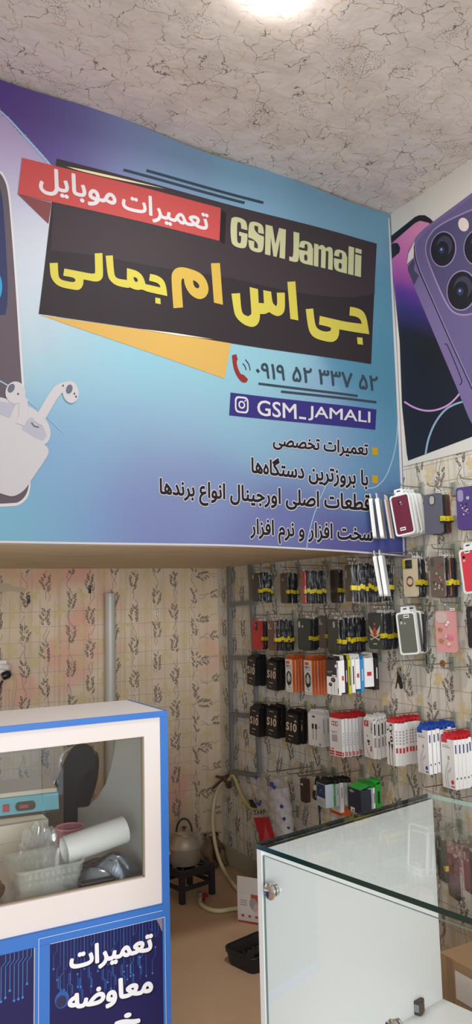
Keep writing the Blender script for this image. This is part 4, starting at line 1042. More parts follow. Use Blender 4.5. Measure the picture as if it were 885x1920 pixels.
b.add(vs, [(3,2,1,0),(4,5,6,7)], TOPG); b.add(vs, [(3,0,4,7)], GEDGE); b.add(vs, [(0,1,5,4), (2,3,7,6)], TOPE); b.add(vs, [(1,2,6,5)], mat('glass_edge_pale', (176, 204, 194), .2)); b.build('top_glass', show, world=True)
b = MB(); sbox(b, .02, DP, .000, .011, .9386, .9394, BLK); b.build('shadow_gap_strip', show, world=True)  # black strip standing in for the shadow gap at the glass edge
FG = clear('front_glass', (.975, .985, .98), .012, .01)
b = MB(); a0, a1, d0, d1, z0, z1 = .004, .009, .018, ML-.02, .425, .9275
vs = [sp_(a, d, z) for z in (z0, z1) for a, d in ((a0, d0), (a1, d0), (a1, d1), (a0, d1))]
b.add(vs, [(0,1,5,4)[::1], (1,2,6,5), (3,0,4,7)][1:], FG); EDG = mat('thin_glass_edge', (104, 128, 124), .25)
b.add(vs, [(4,5,6,7), (0,1,5,4), (2,3,7,6), (3,2,1,0)], EDG); b.build('front_glass', show, world=True)
def clamp(px, py, name='hinge'):
    d = ray(px, py); k = SA.to_2d().dot(E1.to_2d())/Vector((d.x, d.y)).dot(E1.to_2d()); q = EYE+d*k
    R = Matrix((E2, EZ, -E1)).transposed()
    b = MB(); b.lathe([(0, 0), (.0165, 0), (.0175, .002), (.0175, .006), (.014, .009), (0, .0095)], q+E1*.004, CHROME, 28, R); b.build(name, show, smooth=True, world=True)
    b = MB(); b.lathe([(0, 0), (.014, 0), (.014, .008), (0, .008)], q+E1*.017, CHROME, 24, R); b.build(name+'_back', show, smooth=True, world=True)
clamp(506, 1672); clamp(737, 1930)
q = onz(783, 1899, .42)
adp = empty('cube_adapter', (q.x, q.y, .4205), 'tiny black cube adapter on the white shelf inside the showcase', 'adapter', rz=.5)
b = MB(); b.box((-.015, -.015, 0), (.015, .015, .034), BLKM); b.build('body', adp, bevel=.003)
b = MB(); b.box((-.0156, -.010, .008), (-.0151, .010, .026), mat('label_grey', (128, 132, 140), .4)); b.build('label', adp)
CB = mat('brown_cardboard', (158, 128, 96), .75, spec=.2)
q = onx(833, 1782, 1.75)
cbx = empty('cardboard_box', (1.87, 1.72, 0), 'brown cardboard box with white label on the floor behind the showcase', 'box')
q0 = onx(833, 1781, 1.76); q1 = onx(864, 1768, 1.86)
b = MB(); b.box((1.74, 1.45, 0), (2.08, q0.y, q0.z), CB); b.build('body', cbx, bevel=.003, world=True)
b = MB(); b.box((1.7385, q0.y-.17, q0.z-.11), (1.7395, q0.y-.065, q0.z-.03), WP); b.build('label', cbx, world=True)
b = MB(); b.box((1.738, q0.y-.055, .05), (1.7394, q0.y-.03, q0.z-.002), mat('brown_tape', (136, 108, 78), .4)); b.build('tape', cbx, world=True)
# ------------------------------------------------------------------ merchandise on the right wall
# local frame of a hung item: faces -X, width along Y (its -Y edge is the near one), origin at the bottom centre
def fpt(u, v, w, h, x): return (x, w/2-u*w, v*h)          # u: 0 far edge .. 1 near edge
def fquad(b, u0, v0, u1, v1, w, h, x, M): b.poly([fpt(*q, w, h, x) for q in ((u0, v0), (u1, v0), (u1, v1), (u0, v1))], M)
def fshape(b, pts, w, h, x, M): b.poly([fpt(*q, w, h, x) for q in pts], M)
def squad(b, t0, v0, t1, v1, w, h, M, e=.0004): b.poly([(t0, -w/2-e, v0*h), (t1, -w/2-e, v0*h), (t1, -w/2-e, v1*h), (t0, -w/2-e, v1*h)], M)
def slab(b, w, h, r, x0, x1, M, z0=0, y0=0): b.prism([(x0, y+y0, z+h/2+z0) for y, z in rrect(w, h, r, 4)], (x1-x0, 0, 0), M)
TAGW = mat('white_tag', (214, 210, 200), .5)
LENS = mat('lens_dark', (24, 24, 28), .2)
HOLE = mat('camera_opening', (176, 172, 170), .5)

def case_body(root, w, h, t, M, cams, deco=None):
    b = MB(); slab(b, w, h, .011, -t/2, t/2, M); o = b.build('phone_case', root, bevel=.0022, seg=2)
    b = MB()
    for ci, (u, v, du, dv, C) in enumerate(cams):
        b.prism([(-t/2-.0004, w/2-u*w+y, v*h+z) for y, z in rrect(du*w, dv*h, min(du*w, dv*h)*.45, 4)], (-.0012-.0003*ci, 0, 0), C)
    if cams: b.build('camera_cutout', o)
    if deco:
        b = MB(); deco(b, w, h, -t/2-.0014); b.build('printed_motif', o, normals=False)
    return o
PILL = [(.20, .82, .17, .20, HOLE)]
PILLDOT = [(.16, .80, .15, .20, HOLE), (.42, .74, .13, .07, HOLE)]
PLATE = [(.28, .80, .42, .26, HOLE)]
def bagged(label, M, cams=PILL, w=.074, h=.148, t=.0075, sticker=True, deco=None, loc=(0, 0, 0), name='bagged_phone_case', seed=0, slim=False):
    root = empty(name, loc, label, 'phone case')
    case_body(root, w, h, t, M, cams, deco)
    r = random.Random(seed); b = MB(); ph = [(r.uniform(0, 6), r.uniform(20, 90), r.uniform(10, 60)) for _ in range(4)]
    W2 = w/2+.005
    def f(u, v):
        z = -.006+(h+.031)*v; k = .0009*sum(math.sin(p+a*u*.4+c_*z*2) for p, a, c_ in ph)
        if u < .7: y = W2-u/.7*2*W2; x = -t/2-.0022-abs(k)*(.2+.8*u)
        else: s = (u-.7)/.3; y = -W2-.001*math.sin(s*PI)+k; x = -t/2-.003+s*(t+.005)
        if z > h: x *= 1-(z-h)/.045
        return Vector((x, y, z))
    b.grid(f, 20, 12, BAG); b.build('bag', root, smooth=True)
    if sticker:
        b = MB(); z0, z1 = .046, .064; y = -w/2
        b.box((-t/2-.0052, y-.0105, z0), (t/2-.001, y-.0095, z1), YEL); b.box((-t/2-.0056, y-.0105, z0), (-t/2-.005, y+.004, z1), YEL)
        b.box((-t/2-.0053, y-.0106, z0-.007), (t/2-.001, y-.0095, z0-.0004), BLKM); b.box((-t/2-.0057, y-.0106, z0-.007), (-t/2-.005, y+.004, z0-.0004), BLKM)
        b.box((-t/2-.0058, y-.0107, z0+.006), (-t/2-.0049, y+.002, z0+.008), mat('sticker_ink', (96, 88, 20), .5)); b.build('price_sticker', root)
    b = MB(); b.box((-t/2-.003, -w/2+.002, h+.001), (-t/2-.002, -w/2+.020, h+.010), TAGW); b.box((-t/2-.0032, -w/2+.005, h+.004), (-t/2-.0029, -w/2+.017, h+.0065), INK); b.build('size_tag', root)
    b = MB(); b.tube([(-t/2, 0, h+.020), (0, .004, h+.030), (t/2, 0, h+.020)], .0013, TAGW, 6); b.build('hang_loop', root)
    return root
def blister(label, M, cams, w=.086, h=.166, t=.015, loc=(0, 0, 0), tagv=None, name='boxed_phone_case'):
    root = empty(name, loc, label, 'phone case')
    WB = mat('blister_white', (222, 224, 222), .3)
    b = MB(); o_ = rrect(w, h, .012, 4); i_ = rrect(w-.014, h-.014, .009, 4); n = len(o_)
    P = lambda q, x: [(x, y, z+h/2) for y, z in q]
    b.add(P(o_, -t/2)+P(i_, -t/2)+P(o_, t/2)+P(i_, -t/2+.006), [(k, (k+1) % n, n+(k+1) % n, n+k) for k in range(n)]+[(k, (k+1) % n, 2*n+(k+1) % n, 2*n+k) for k in range(n)]+[(n+k, n+(k+1) % n, 3*n+(k+1) % n, 3*n+k) for k in range(n)]+[tuple(range(2*n, 3*n))], WB)
    b.build('tray', root)
    case_body(root, w-.015, h-.015, .007, M, cams).location = (-t/2+.0048, 0, .0075)
    b = MB(); b.prism([(-t/2+.003, y, z) for y, z in ((.022, h), (-.022, h), (-.018, h+.022), (.018, h+.022))], (.002, 0, 0), WB); b.box((-t/2+.0025, -.008, h+.010), (-t/2+.003, .008, h+.015), INK); b.build('hang_tab', root)
    if tagv is not None:
        u, v = tagv; b = MB(); b.box((-t/2+.0005-.0016, w/2-u*w-.012, v*h), (-t/2-.0006, w/2-u*w+.012, v*h+.013), WP); b.box((-t/2-.0013, w/2-u*w-.009, v*h+.0045), (-t/2-.0010, w/2-u*w+.009, v*h+.0085), INK); b.build('model_tag', root)
    return root
def carton(label, w, h, t, front, side, tab, art, loc=(0, 0, 0), name='accessory_box', cat='box', tabh=.020, sideart=None):
    root = empty(name, loc, label, cat)
    b = MB(); b.box((-t/2, -w/2, 0), (t/2, w/2, h), side); fquad(b, 0, 0, 1, 1, w, h, -t/2-.0002, front); b.build('carton', root, bevel=.0006, seg=1)
    b = MB(); art(b, w, h, -t/2-.0005)
    if sideart: sideart(b, w, h, t)
    if b.f: b.build('printed_front', root, normals=False)
    b = MB(); b.prism([(t/2-.003, y, z) for y, z in ((w/2, h), (-w/2, h), (-w/2+.004, h+tabh), (w/2-.004, h+tabh))], (.001, 0, 0), tab); b.prism([(-t/2, w/2-.001, h+.0004), (-t/2, -w/2+.001, h+.0004), (t/2-.004, -w/2+.002, h+tabh*.62), (t/2-.004, w/2-.002, h+tabh*.62)], (0, 0, .0006), tab)
    b.box((t/2-.0035, -.009, h+tabh*.5), (t/2-.003, .009, h+tabh*.68), INK); b.build('hang_tab', root)
    return root
ALL = []
def ftext(b, s, u0, v0, u1, v1, w, h, x, M, off=.02):
    text_on(b, s, M, lambda u, v: fpt(u0+(u1-u0)*u, v0+(v1-v0)*v, w, h, x), off)
def vtext(b, s, u0, v0, u1, v1, w, h, x, M, off=.02):      # reading downwards
    text_on(b, s, M, lambda u, v: fpt(u0+(u1-u0)*v, v1+(v0-v1)*u, w, h, x), off)
def solve(xl, xr, ym, w, X):
    A = onx(xl, ym, X); best = None
    for k in range(-120, 121):
        th = math.radians(k*.5); d = Vector((math.sin(th), -math.cos(th), 0)); e = abs(proj(A+d*w)[0]-xr)+abs(th)*.15
        if best is None or e < best[0]: best = (e, th, d)
    return A, best[1], best[2]
HOOKN = [0]
def hook(y, z, x0, label, plate=True, group=None):
    o = empty('display_hook', (XW-.001, y, z), label, 'hook', group)
    b = MB(); L = XW-.001-x0; b.tube([(-.004, 0, 0), (-L+.012, 0, .002), (-L+.003, 0, .006), (-L, 0, .016)], .0021, STEEL, 6); b.build('rod', o, smooth=True)
    b = MB(); b.box((-.007, -.013, -.030), (-.0012, .013, .022), mat('hook_plate', (138, 142, 128), .45)); b.build('back_plate', o, bevel=.002)
    return o
def stack_of(px, w, h, n, make_front, rear, rear_label, grp, hooklabel, xf=None, jit=.004, tilt=0, rearkinds=None, hk=True, yaw=None, hookdz=.028, tmin=.0115, zj=.003):
    """px = front face left, right, top, bottom and the stack's right end in the photograph"""
    xl, xr, yt, yb, xe = px; ym = (yt+yb)/2; X = xf or 1.97
    for _ in range(3):
        A, th, d = solve(xl, xr, ym, w, X); near = A+d*w
        e = ony(xe, ym, near.y).x-X
        if xf is None: X = max(1.84, min(2.06, 2.122-max(e, .012)))
    if yaw is not None: th = math.radians(yaw); d = Vector((math.sin(th), -math.cos(th), 0))
    C = A+d*(w/2); z0 = onx((xl+xr)/2, yb, C.x).z
    C.y += tilt*h/2
    front = make_front((C.x, C.y, z0)); front.rotation_euler = (tilt, 0, th)
    if grp: front['group'] = grp
    end = min(max(C.x+e, C.x+.004), 2.126)
    n = max(1, min(n, int((end-C.x+.003)/tmin))); pitch = (end-C.x)/n
    rr = random.Random(int(xl*7+yt)); out = [front]; bases = {}
    for k in range(1, n):
        src = (rearkinds[(k-1) % len(rearkinds)] if rearkinds else rear)
        if src is None: o = copy_tree(front)
        elif callable(src):
            key = id(src)
            if key in bases: o = copy_tree(bases[key])
            else: o = src((0, 0, 0)); bases[key] = o
        else: o = copy_tree(src)
        o.location = (C.x+pitch*(k+.0), C.y+rr.uniform(-jit, jit)+(.0 if k else 0), z0+rr.uniform(-zj, zj)); o.rotation_euler = (tilt+rr.uniform(-.02, .02), 0, th*(1-.5*k/n)+rr.uniform(-.01, .01))
        o['label'] = rear_label; o['category'] = front['category']
        if grp: o['group'] = grp
        out.append(o)
    if hk: hook(C.y, z0+h+hookdz, C.x-.022, hooklabel)
    return out
K1 = mat('case_black', (34, 32, 34), .5); K2 = mat('case_dark_brown', (46, 39, 37), .5); K3 = mat('case_dark_green', (44, 54, 52), .45); K4 = mat('case_blackblue', (26, 28, 40), .35)
def rearcase(seed, M): return lambda loc: bagged('x', M, PILL, loc=loc, seed=seed)
RK = [rearcase(1, K1), rearcase(2, K4), rearcase(3, K1)]
def bc(label, M, cams=PILL, **kw): return lambda loc: bagged(label, M, cams, loc=loc, **kw)
RED_C = mat('case_red', (190, 44, 46), .5); BRN_C = mat('case_brown', (104, 60, 46), .5); MAR = mat('case_maroon', (104, 38, 60), .35); GRY = mat('case_slate', (92, 92, 104), .5)
CW, CH = .074, .148
def casestack(px, n, label, M, rear, hooktxt, grp, cams=PILL, deco=None, **kw):
    return stack_of(px, CW, CH, n, bc(label, M, cams, deco=deco, seed=int(px[0])), None, rear, grp, hooktxt, rearkinds=RK, **{'zj': .007, **kw})
# upper row under the loft
casestack((474, 487, 1079, 1128, 513), 8, 'matt black bagged phone case at the far left front of the upper row', K2, 'black bagged case behind the front one nearest the ladder rack, upper row', 'wire hook of the upper row nearest the ladder rack', 'upper row cases by the rack', cams=[(.18, .88, .16, .16, HOLE)])
casestack((527, 540, 1074, 1131, 565), 4, 'dark bagged phone case with a small round camera opening, upper row', K2, 'black bagged case hanging left of the red upper case', 'wire hook left of the red case, upper row', 'upper row cases left of the red one', cams=[(.42, .78, .14, .07, HOLE)])
casestack((565, 573, 1075, 1132, 620), 9, 'bright red bagged phone case seen edgewise in the upper row', RED_C, 'black bagged case stacked behind the red one in the upper row', 'wire hook holding the red case of the upper row', 'upper row cases behind the red one', cams=[])
casestack((621, 637, 1066, 1130, 649), 3, 'shiny black bagged phone case right of the red upper stack', K1, 'black bagged case behind the shiny black one, upper row', 'wire hook of the short stack in the upper row', 'short upper row stack', cams=[])
casestack((649, 661, 1065, 1128, 746), 15, 'matt black case heading the longest bagged stack of the upper row', K2, 'black bagged case in the long stack under the banner corner', 'wire hook of the longest stack in the upper row', 'long stack under the banner corner', cams=[(.2, .75, .12, .22, HOLE)])
# second row
def redcam(b, w, h, x): pass
casestack((474, 493, 1161, 1217, 500), 3, 'flat red phone case at the left end of the second row', RED_C, 'dark bagged case tucked behind the flat red one', 'wire hook with the flat red case', 'second row cases behind the red one', cams=[(.42, .80, .20, .30, K1), (.36, .84, .06, .08, HOLE)])
casestack((504, 517, 1162, 1220, 554), 9, 'reddish brown bagged phone case in the second row', BRN_C, 'black bagged case stacked behind the reddish brown one', 'wire hook with the reddish brown case', 'second row cases behind the brown one', cams=PILLDOT)
casestack((559, 582, 1157, 1218, 600), 4, 'dark green bagged phone case with a wide pill camera opening, second row', K3, 'black bagged case behind the dark green one with wide camera opening', 'wire hook with the dark green case', 'second row cases behind the dark green one', cams=PILLDOT)
casestack((600, 613, 1155, 1215, 618), 2, 'dark brown phone case with two camera openings, middle of the second row', K2, 'black bagged case hidden behind the dark brown middle one', 'wire hook with the dark brown case', 'second row middle cases', cams=PILLDOT)
casestack((616, 636, 1160, 1226, 690), 10, 'olive black bagged phone case with one tall camera slot, second row', mat('case_olive', (56, 60, 54), .5), 'black bagged case in the row behind the olive black one', 'wire hook with the olive black case', 'second row cases behind the olive one', cams=[(.62, .84, .16, .18, HOLE)])
def emblem(b, w, h, x):
    R1 = mat('emblem_red', (196, 70, 48), .4); S1 = mat('emblem_cream', (206, 190, 150), .4)
    for s in (-1, 1):
        fshape(b, [(.5+s*.10, .46), (.5+s*.42, .66), (.5+s*.36, .48), (.5+s*.16, .36)], w, h, x, S1); b.poly([fpt(u, v, w, h, x-.0003) for u, v in stroke([(.5-s*.36, .40), (.5+s*.30, .26)], .03)[0]], S1)
        b.poly([fpt(u, v, w, h, x-.0004) for u, v in stroke([(.5+s*.26, .24), (.5+s*.36, .30)], .03)[0]], S1)
    fshape(b, [(.5, .34), (.68, .47), (.5, .62), (.32, .47)], w, h, x-.0005, R1); fshape(b, [(.5, .40), (.57, .47), (.5, .55), (.43, .47)], w, h, x-.0007, mat('emblem_dark_red', (130, 40, 36), .4))
    fshape(b, [(.42, .66), (.58, .66), (.56, .72), (.44, .72)], w, h, x-.0003, R1); fquad(b, .36, .135, .64, .16, w, h, x, S1)
casestack((692, 717, 1151, 1217, 746), 6, 'black bagged phone case printed with a winged red emblem', K3, 'black bagged case behind the winged red emblem one', 'wire hook with the winged emblem case', 'cases behind the emblem one', cams=[], deco=emblem)

# boxes: black S10 cartons
GOLDP = mat('pale_rose_gold', (214, 190, 166), .4, .1); SIDEK = mat('box_side_black', (20, 19, 22), .35)
def s10(b, w, h, x):
    ftext(b, 'S10', .06, .42, .92, .68, w, h, x, GOLDP, .028)
    fquad(b, .72, .76, .94, .785, w, h, x, GOLDP); fquad(b, .80, .735, .86, .81, w, h, x, GOLDP)
    fquad(b, .26, .905, .64, .925, w, h, x, GOLDP); fquad(b, .28, .235, .66, .262, w, h, x, GOLDP); fquad(b, .30, .10, .345, .15, w, h, x, GOLDP); fquad(b, .37, .10, .52, .11, w, h, x, GOLDP)
SW_, SHH, ST = .084, .140, .026
for px, n, lab in (((467.5, 482.5, 1233, 1284, 502), 3, 'black box with pale rose lettering, farthest left in the orange box row'), ((504, 522, 1236, 1293, 538), 2, 'black box with pale rose lettering beside the first orange box'),
                ((472, 489, 1323, 1379, 503), 3, 'black box with pale rose lettering at the far left of the lower row'), ((503, 523, 1325, 1382, 538), 2, 'black box with pale rose lettering in the middle of three lower ones'), ((539, 561, 1333, 1393, 581), 2, 'black box with pale rose lettering beside the white cable box')):
    stack_of(px, SW_, SHH, n, lambda loc, lab=lab: carton(lab, SW_, SHH, ST, BLKM, SIDEK, SIDEK, s10, loc, 'earphone_box'), None, 'plain black box edge behind the one'+lab.split('lettering')[1].replace(',', ''), 'boxes behind the one'+lab.split('lettering')[1].replace(',', ''), 'wire hook carrying the black boxes'+lab.split('lettering')[1], tilt=.07, jit=.001)
# orange boxes
ORA = mat('carton_orange', (206, 92, 36), .5); ORW = mat('orange_box_front', (226, 222, 212), .5)
def coil(b, w, h, x):
    fquad(b, .12, .86, .62, .95, w, h, x, ORA); fquad(b, .12, .76, .5, .83, w, h, x, mat('print_violet', (130, 110, 160), .5)); fquad(b, .55, .76, .8, .83, w, h, x, mat('print_peach', (220, 160, 120), .5))
    fquad(b, .1, .715, .85, .725, w, h, x, INK)
    for k in range(4):
        e = [(.48+(.38-.08*k)*math.cos(a_), .42+(.19-.005*k)*math.sin(a_)+.012*k) for a_ in [2*PI*j/20 for j in range(21)]]
        for q in stroke(e, .045): fshape(b, q, w, h, x-.0001*k, INK)
    for q in stroke([(.30, .68), (.28, .60), (.40, .58)], .03)+stroke([(.25, .25), (.5, .16), (.62, .12)], .03): fshape(b, q, w, h, x, INK)
    for u in (.15, .45, .75): fquad(b, u, .03, u+.1, .065, w, h, x, CGR)
def oside(b, w, h, t): squad(b, -t*.12, .2, t*.12, .62, w, h, mat('orange_dark_print', (172, 70, 28), .5))
for px, n, lab in (((538, 551, 1233, 1297, 574), 4, 'orange-sided white box with a coiled cable drawing, left of the pair'), ((573, 587.5, 1235, 1302, 616), 5, 'orange-sided white box with a coiled cable drawing beside black earbud box')):
    stack_of(px, .060, .156, n, lambda loc, lab=lab: carton(lab, .060, .156, .015, ORW, ORA, ORA, coil, loc, 'cable_box', sideart=oside), None, 'orange box edge behind the '+('left' if px[0] < 560 else 'right')+' white coil-print front', 'orange boxes behind the '+('left' if px[0] < 560 else 'right')+' front', 'wire hook with the '+('left' if px[0] < 560 else 'right')+' orange boxes', jit=.001)
# earbud boxes of many colours
def earart(b, w, h, x):
    fquad(b, .0, .52, .86, 1, w, h, x, mat('box_charcoal', (52, 54, 54), .5)); fquad(b, .72, .80, .95, .88, w, h, x-.0002, WP); fquad(b, .45, .535, .80, .575, w, h, x-.0002, WP); fquad(b, .08, .66, .5, .675, w, h, x-.0002, CGR); fquad(b, .08, .63, .4, .64, w, h, x-.0002, CGR)
    for u, v, r_ in ((.54, .43, .19), (.30, .29, .15)):
        fshape(b, [(u+p, v+q*.6) for p, q in ell(0, 0, r_, r_*.62)], w, h, x-.0002, mat('earbud_print', (48, 54, 48), .5)); fshape(b, [(u+p, v+q*.6) for p, q in ell(-.02, .01, r_*.6, r_*.36)], w, h, x-.0004, mat('earbud_print_light', (84, 90, 82), .5))
        for q in stroke([(u+.08, v-.02), (u+.10, v-.1), (u+.08, .04)], .022): fshape(b, q, w, h, x-.0002, INK)
    vtext(b, 'EARPHONE', .90, .04, .97, .2, w, h, x-.0002, INK, 0) if False else fquad(b, .90, .05, .96, .2, w, h, x-.0002, INK)
    fquad(b, .90, .78, .96, .96, w, h, x-.0002, INK)
def side_strip(M2, v0=.3, v1=.45):
    return lambda b, w, h, t: squad(b, -t*.25, v0, t*.25, v1, w, h, M2)
noart = lambda b, w, h, x: None
RSTR = mat('print_red', (190, 52, 56), .5); YGR = mat('carton_yellow_green', (188, 186, 40), .5); BLB = mat('carton_sky_blue', (40, 138, 200), .5)
ew, eh = .078, .138
xl, xr, yt, yb = 615, 637.5, 1242, 1302
X0 = 1.885; A, th, d = solve(xl, xr, (yt+yb)/2, ew, X0); C = A+d*(ew/2); z0 = onx(626, yb, C.x).z; near = A+d*ew
eb = carton('white earbud box with black top and two dark earbuds pictured', ew, eh, .012, WP, WP, BLK, earart, (C.x, C.y, z0), 'earphone_box', tabh=.018); eb.rotation_euler = (0, 0, th)
edges = [(639, 647, WP, RSTR, 'white box edge with a small red mark right of the earbud box', .94), (648, 653, BLKM, WP, 'thin black box edge between white and yellow-green boxes', .98), (654, 659, YGR, INK, 'bright yellow-green box edge among the earphone boxes', 1.0), (660, 666, WP, INK, 'white box edge with black print beside the yellow-green box', .98),
         (667, 676, WP, RSTR, 'white box edge with a red mark left of the sky blue box', .88), (677, 682.5, BLB, WP, 'narrow sky blue box edge hanging among white boxes', .98), (684, 702, WP, RSTR, 'wide white box with a red mark right of the sky blue one', .86), (703, 711, BLKM, WP, 'black box edge ending the earphone row', .95)]
for pa, pb, M, M2, lab, hs in edges:
    a_ = ony(pa, 1270, near.y).x; d_ = ony(pb, 1270, near.y).x; t_ = (d_-a_)*.94
    H = eh*hs
    c = carton(lab, .074, H, t_, M, M, M if M is not BLKM else BLKM, noart, ((a_+d_)/2, near.y+.038+random.uniform(-.001, .002), z0+eh-H+random.uniform(0, .004)), 'earphone_box', sideart=(side_strip(M2, .38, .52) if M2 is RSTR else (lambda b, w, h, t, M2=M2: squad(b, -t*.2, .25, t*.2, .8, w, h, M2) if M2 is not WP else squad(b, -t*.12, .35, t*.12, .7, w, h, M2))))
hook(C.y, z0+eh+.012, C.x-.022, 'wire hook with the mixed earphone boxes')
# white two-cable boxes
def cab2(b, w, h, x):
    fquad(b, .3, .90, .52, .96, w, h, x, mat('print_slate_blue', (70, 80, 120), .5))
    for u in (.33, .56):
        fquad(b, u-.06, .54, u+.08, .70, w, h, x, INK)
        for q in stroke([(u+.01, .57), (u+.02, .40), (u, .2)], .035): fshape(b, q, w, h, x, INK)
    fshape(b, [(.82+p, .07+q) for p, q in ell(0, 0, .07, .05)], w, h, x, CGR)
    fquad(b, .74, .58, .80, .63, w, h, x, CGR)
def sidebar(b, w, h, t): squad(b, -t*.12, .42, t*.12, .88, w, h, CGR)
stack_of((581, 607.5, 1336, 1398, 620), .100, .142, 2, lambda loc: carton('white cable box picturing two black plugs', .100, .142, .020, WP, WP, WP, cab2, loc, 'cable_box', sideart=sidebar), None, 'white box edge behind the two-plug cable box', None, 'wire hook with the two-plug cable boxes', jit=.001)
gb = ony(612, 1408, 2.84)
gnb = carton('dark green box showing just under the two-plug cable box', .06, .10, .05, mat('carton_deep_green', (24, 62, 40), .5), mat('carton_deep_green', (24, 62, 40), .5), mat('tab_green', (40, 150, 50), .5), noart, (2.085, 2.80, .815), 'accessory_box')
# red and white charger cables
RT_ = mat('carton_red_tab', (198, 38, 48), .45)
def typec(b, w, h, x):
    for k in range(3):
        for q in stroke([(.26+.17*k+.11*math.cos(a_), .86+.05*math.sin(a_)) for a_ in [2*PI*j/16 for j in range(17)]], .025): fshape(b, q, w, h, x-.0001*k, RSTR)
    ftext(b, 'Type-C', .12, .60, .60, .66, w, h, x, INK, .01); fquad(b, .16, .38, .62, .56, w, h, x, mat('print_grey', (176, 168, 166), .5))
    for v in (.02, .085): fquad(b, 0, v, .34, v+.05, w, h, x, RSTR); fquad(b, .42, v, .98, v+.05, w, h, x, RSTR)
    fquad(b, .1, .17, .3, .2, w, h, x, RSTR)
def rside(b, w, h, t):
    squad(b, -t*.45, .02, t*.0, .13, w, h, RSTR)
    for k in range(6): squad(b, -t*.2, .3+.06*k, t*.2, .325+.06*k, w, h, CGR)
stack_of((621, 644, 1343, 1417, 690), .082, .158, 7, lambda loc: carton('white Type-C cable box with red tab and three red rings', .082, .158, .014, WP, WP, RT_, typec, loc, 'cable_box', sideart=rside), None, 'white red-tabbed box edge behind the three-ring Type-C box', 'Type-C boxes behind the front one', 'wire hook with the three-ring Type-C boxes', jit=.001)
def chip(b, w, h, x):
    fquad(b, .08, .82, .55, .98, w, h, x, RSTR); ftext(b, '?', .22, .85, .42, .95, w, h, x-.0003, WP, 0); vtext(b, 'TYPE-C', .76, .66, .92, .94, w, h, x, INK, .02)
    for q in stroke(smooth([(.2, .42), (.18, .3), (.3, .16), (.5, .08), (.62, .02)], 2), .035): fshape(b, q, w, h, x, CGR)
    fquad(b, .36, .40, .62, .47, w, h, x, INK); fquad(b, .42, .34, .60, .38, w, h, x, INK); fquad(b, .66, .18, .80, .32, w, h, x, RSTR); fquad(b, .3, .55, .45, .6, w, h, x, CGR)
stack_of((685.5, 703.5, 1349, 1420, 733), .074, .152, 4, lambda loc: carton('white cable box with red square and black TYPE-C print', .074, .152, .016, WP, WP, WP, chip, loc, 'cable_box', sideart=lambda b, w, h, t: (squad(b, -t*.2, .62, t*.2, .92, w, h, INK), squad(b, -t*.3, .3, t*.3, .55, w, h, CGR))), None, 'white box edge behind the red square TYPE-C box', 'boxes behind the red square one', 'wire hook with the red square cable boxes', jit=.002)
def sket(b, w, h, x):
    for q in stroke([(.15, .92), (.12, .82), (.3, .84)], .04)+stroke(smooth([(.4, .95), (.36, .84), (.55, .78), (.78, .86), (.72, .96), (.5, .95)], 2), .045)+stroke([(.6, .78), (.72, .72)], .05): fshape(b, q, w, h, x, INK)
    for q in stroke([(.62+.14*math.cos(a_), .62+.05*math.sin(a_)) for a_ in [2*PI*j/14 for j in range(15)]], .05): fshape(b, q, w, h, x, INK)
    for u, v in ((.34, .5), (.66, .46)):
        fquad(b, u-.1, v-.02, u+.1, v+.05, w, h, x, INK); fshape(b, [(u-.07, v-.02), (u+.07, v-.02), (u+.04, v-.14), (u-.02, v-.14)], w, h, x, INK)
        for q in stroke([(u, v-.13), (u-.02, .2), (u+.04, .01)], .05): fshape(b, q, w, h, x, INK)
def pside(b, w, h, t):
    squad(b, -t*.3, .3, t*.3, .42, w, h, RSTR)
    for k in range(5): squad(b, -t*.22, .5+.07*k, t*.22, .54+.07*k, w, h, CGR)
stack_of((728, 744, 1355, 1434, 795), .054, .160, 8, lambda loc: carton('white red-tabbed box picturing two tall black cable plugs', .054, .160, .016, WP, WP, RT_, sket, loc, 'cable_box', sideart=pside), None, 'white red-tabbed box edge behind the tall black plugs box', 'boxes behind the tall plugs one', 'wire hook with the tall plugs boxes', jit=.001)
BLT = mat('carton_blue_tab', (34, 76, 170), .45)
def cableart(M):
    def f(b, w, h, x):
        fquad(b, .04, .92, .50, 1.0, w, h, x, M); fquad(b, .1, .86, .6, .875, w, h, x, CGR); fquad(b, .1, .82, .72, .84, w, h, x, CGR)
        for o in (0, .16):
            for q in stroke(smooth([(.55+o, .55-o*.8), (.42+o, .45-o*.6), (.28+o, .33), (.24+o, .22), (.32+o, .02)], 2), .06): fshape(b, q, w, h, x-.0002, mat('print_pale_grey', (188, 190, 188), .5))
        fquad(b, .48, .58, .62, .66, w, h, x, CGR)
        fshape(b, [(.78+p, .14+q) for p, q in ell(0, 0, .11, .045)], w, h, x, M); fquad(b, .66, .04, .94, .065, w, h, x, M)
    return f
def bside(b, w, h, t): squad(b, -t*.2, .72, t*.2, .9, w, h, mat('print_slate_blue', (70, 80, 120), .5)); squad(b, -t*.15, .2, t*.15, .24, w, h, INK)
stack_of((786, 807, 1367, 1449, 862), .064, .155, 7, lambda loc: carton('white cable box with bright blue hanging tab', .064, .155, .016, WP, WP, BLT, cableart(BLT), loc, 'cable_box', tabh=.022, sideart=bside), None, 'white blue-tabbed box edge behind the front blue one', 'blue-tabbed boxes', 'wire hook with the blue-tabbed boxes', jit=.001)
stack_of((832, 856, 1384, 1477, 892), .066, .172, 5, lambda loc: carton('white cable box with red tab nearest to the showcase glass', .066, .172, .017, WP, WP, RT_, cableart(RSTR), loc, 'cable_box', tabh=.022, sideart=bside), None, 'white red-tabbed box edge in the stack nearest the showcase', 'red-tabbed boxes by the showcase', 'wire hook with the red-tabbed boxes by the showcase', jit=.001)

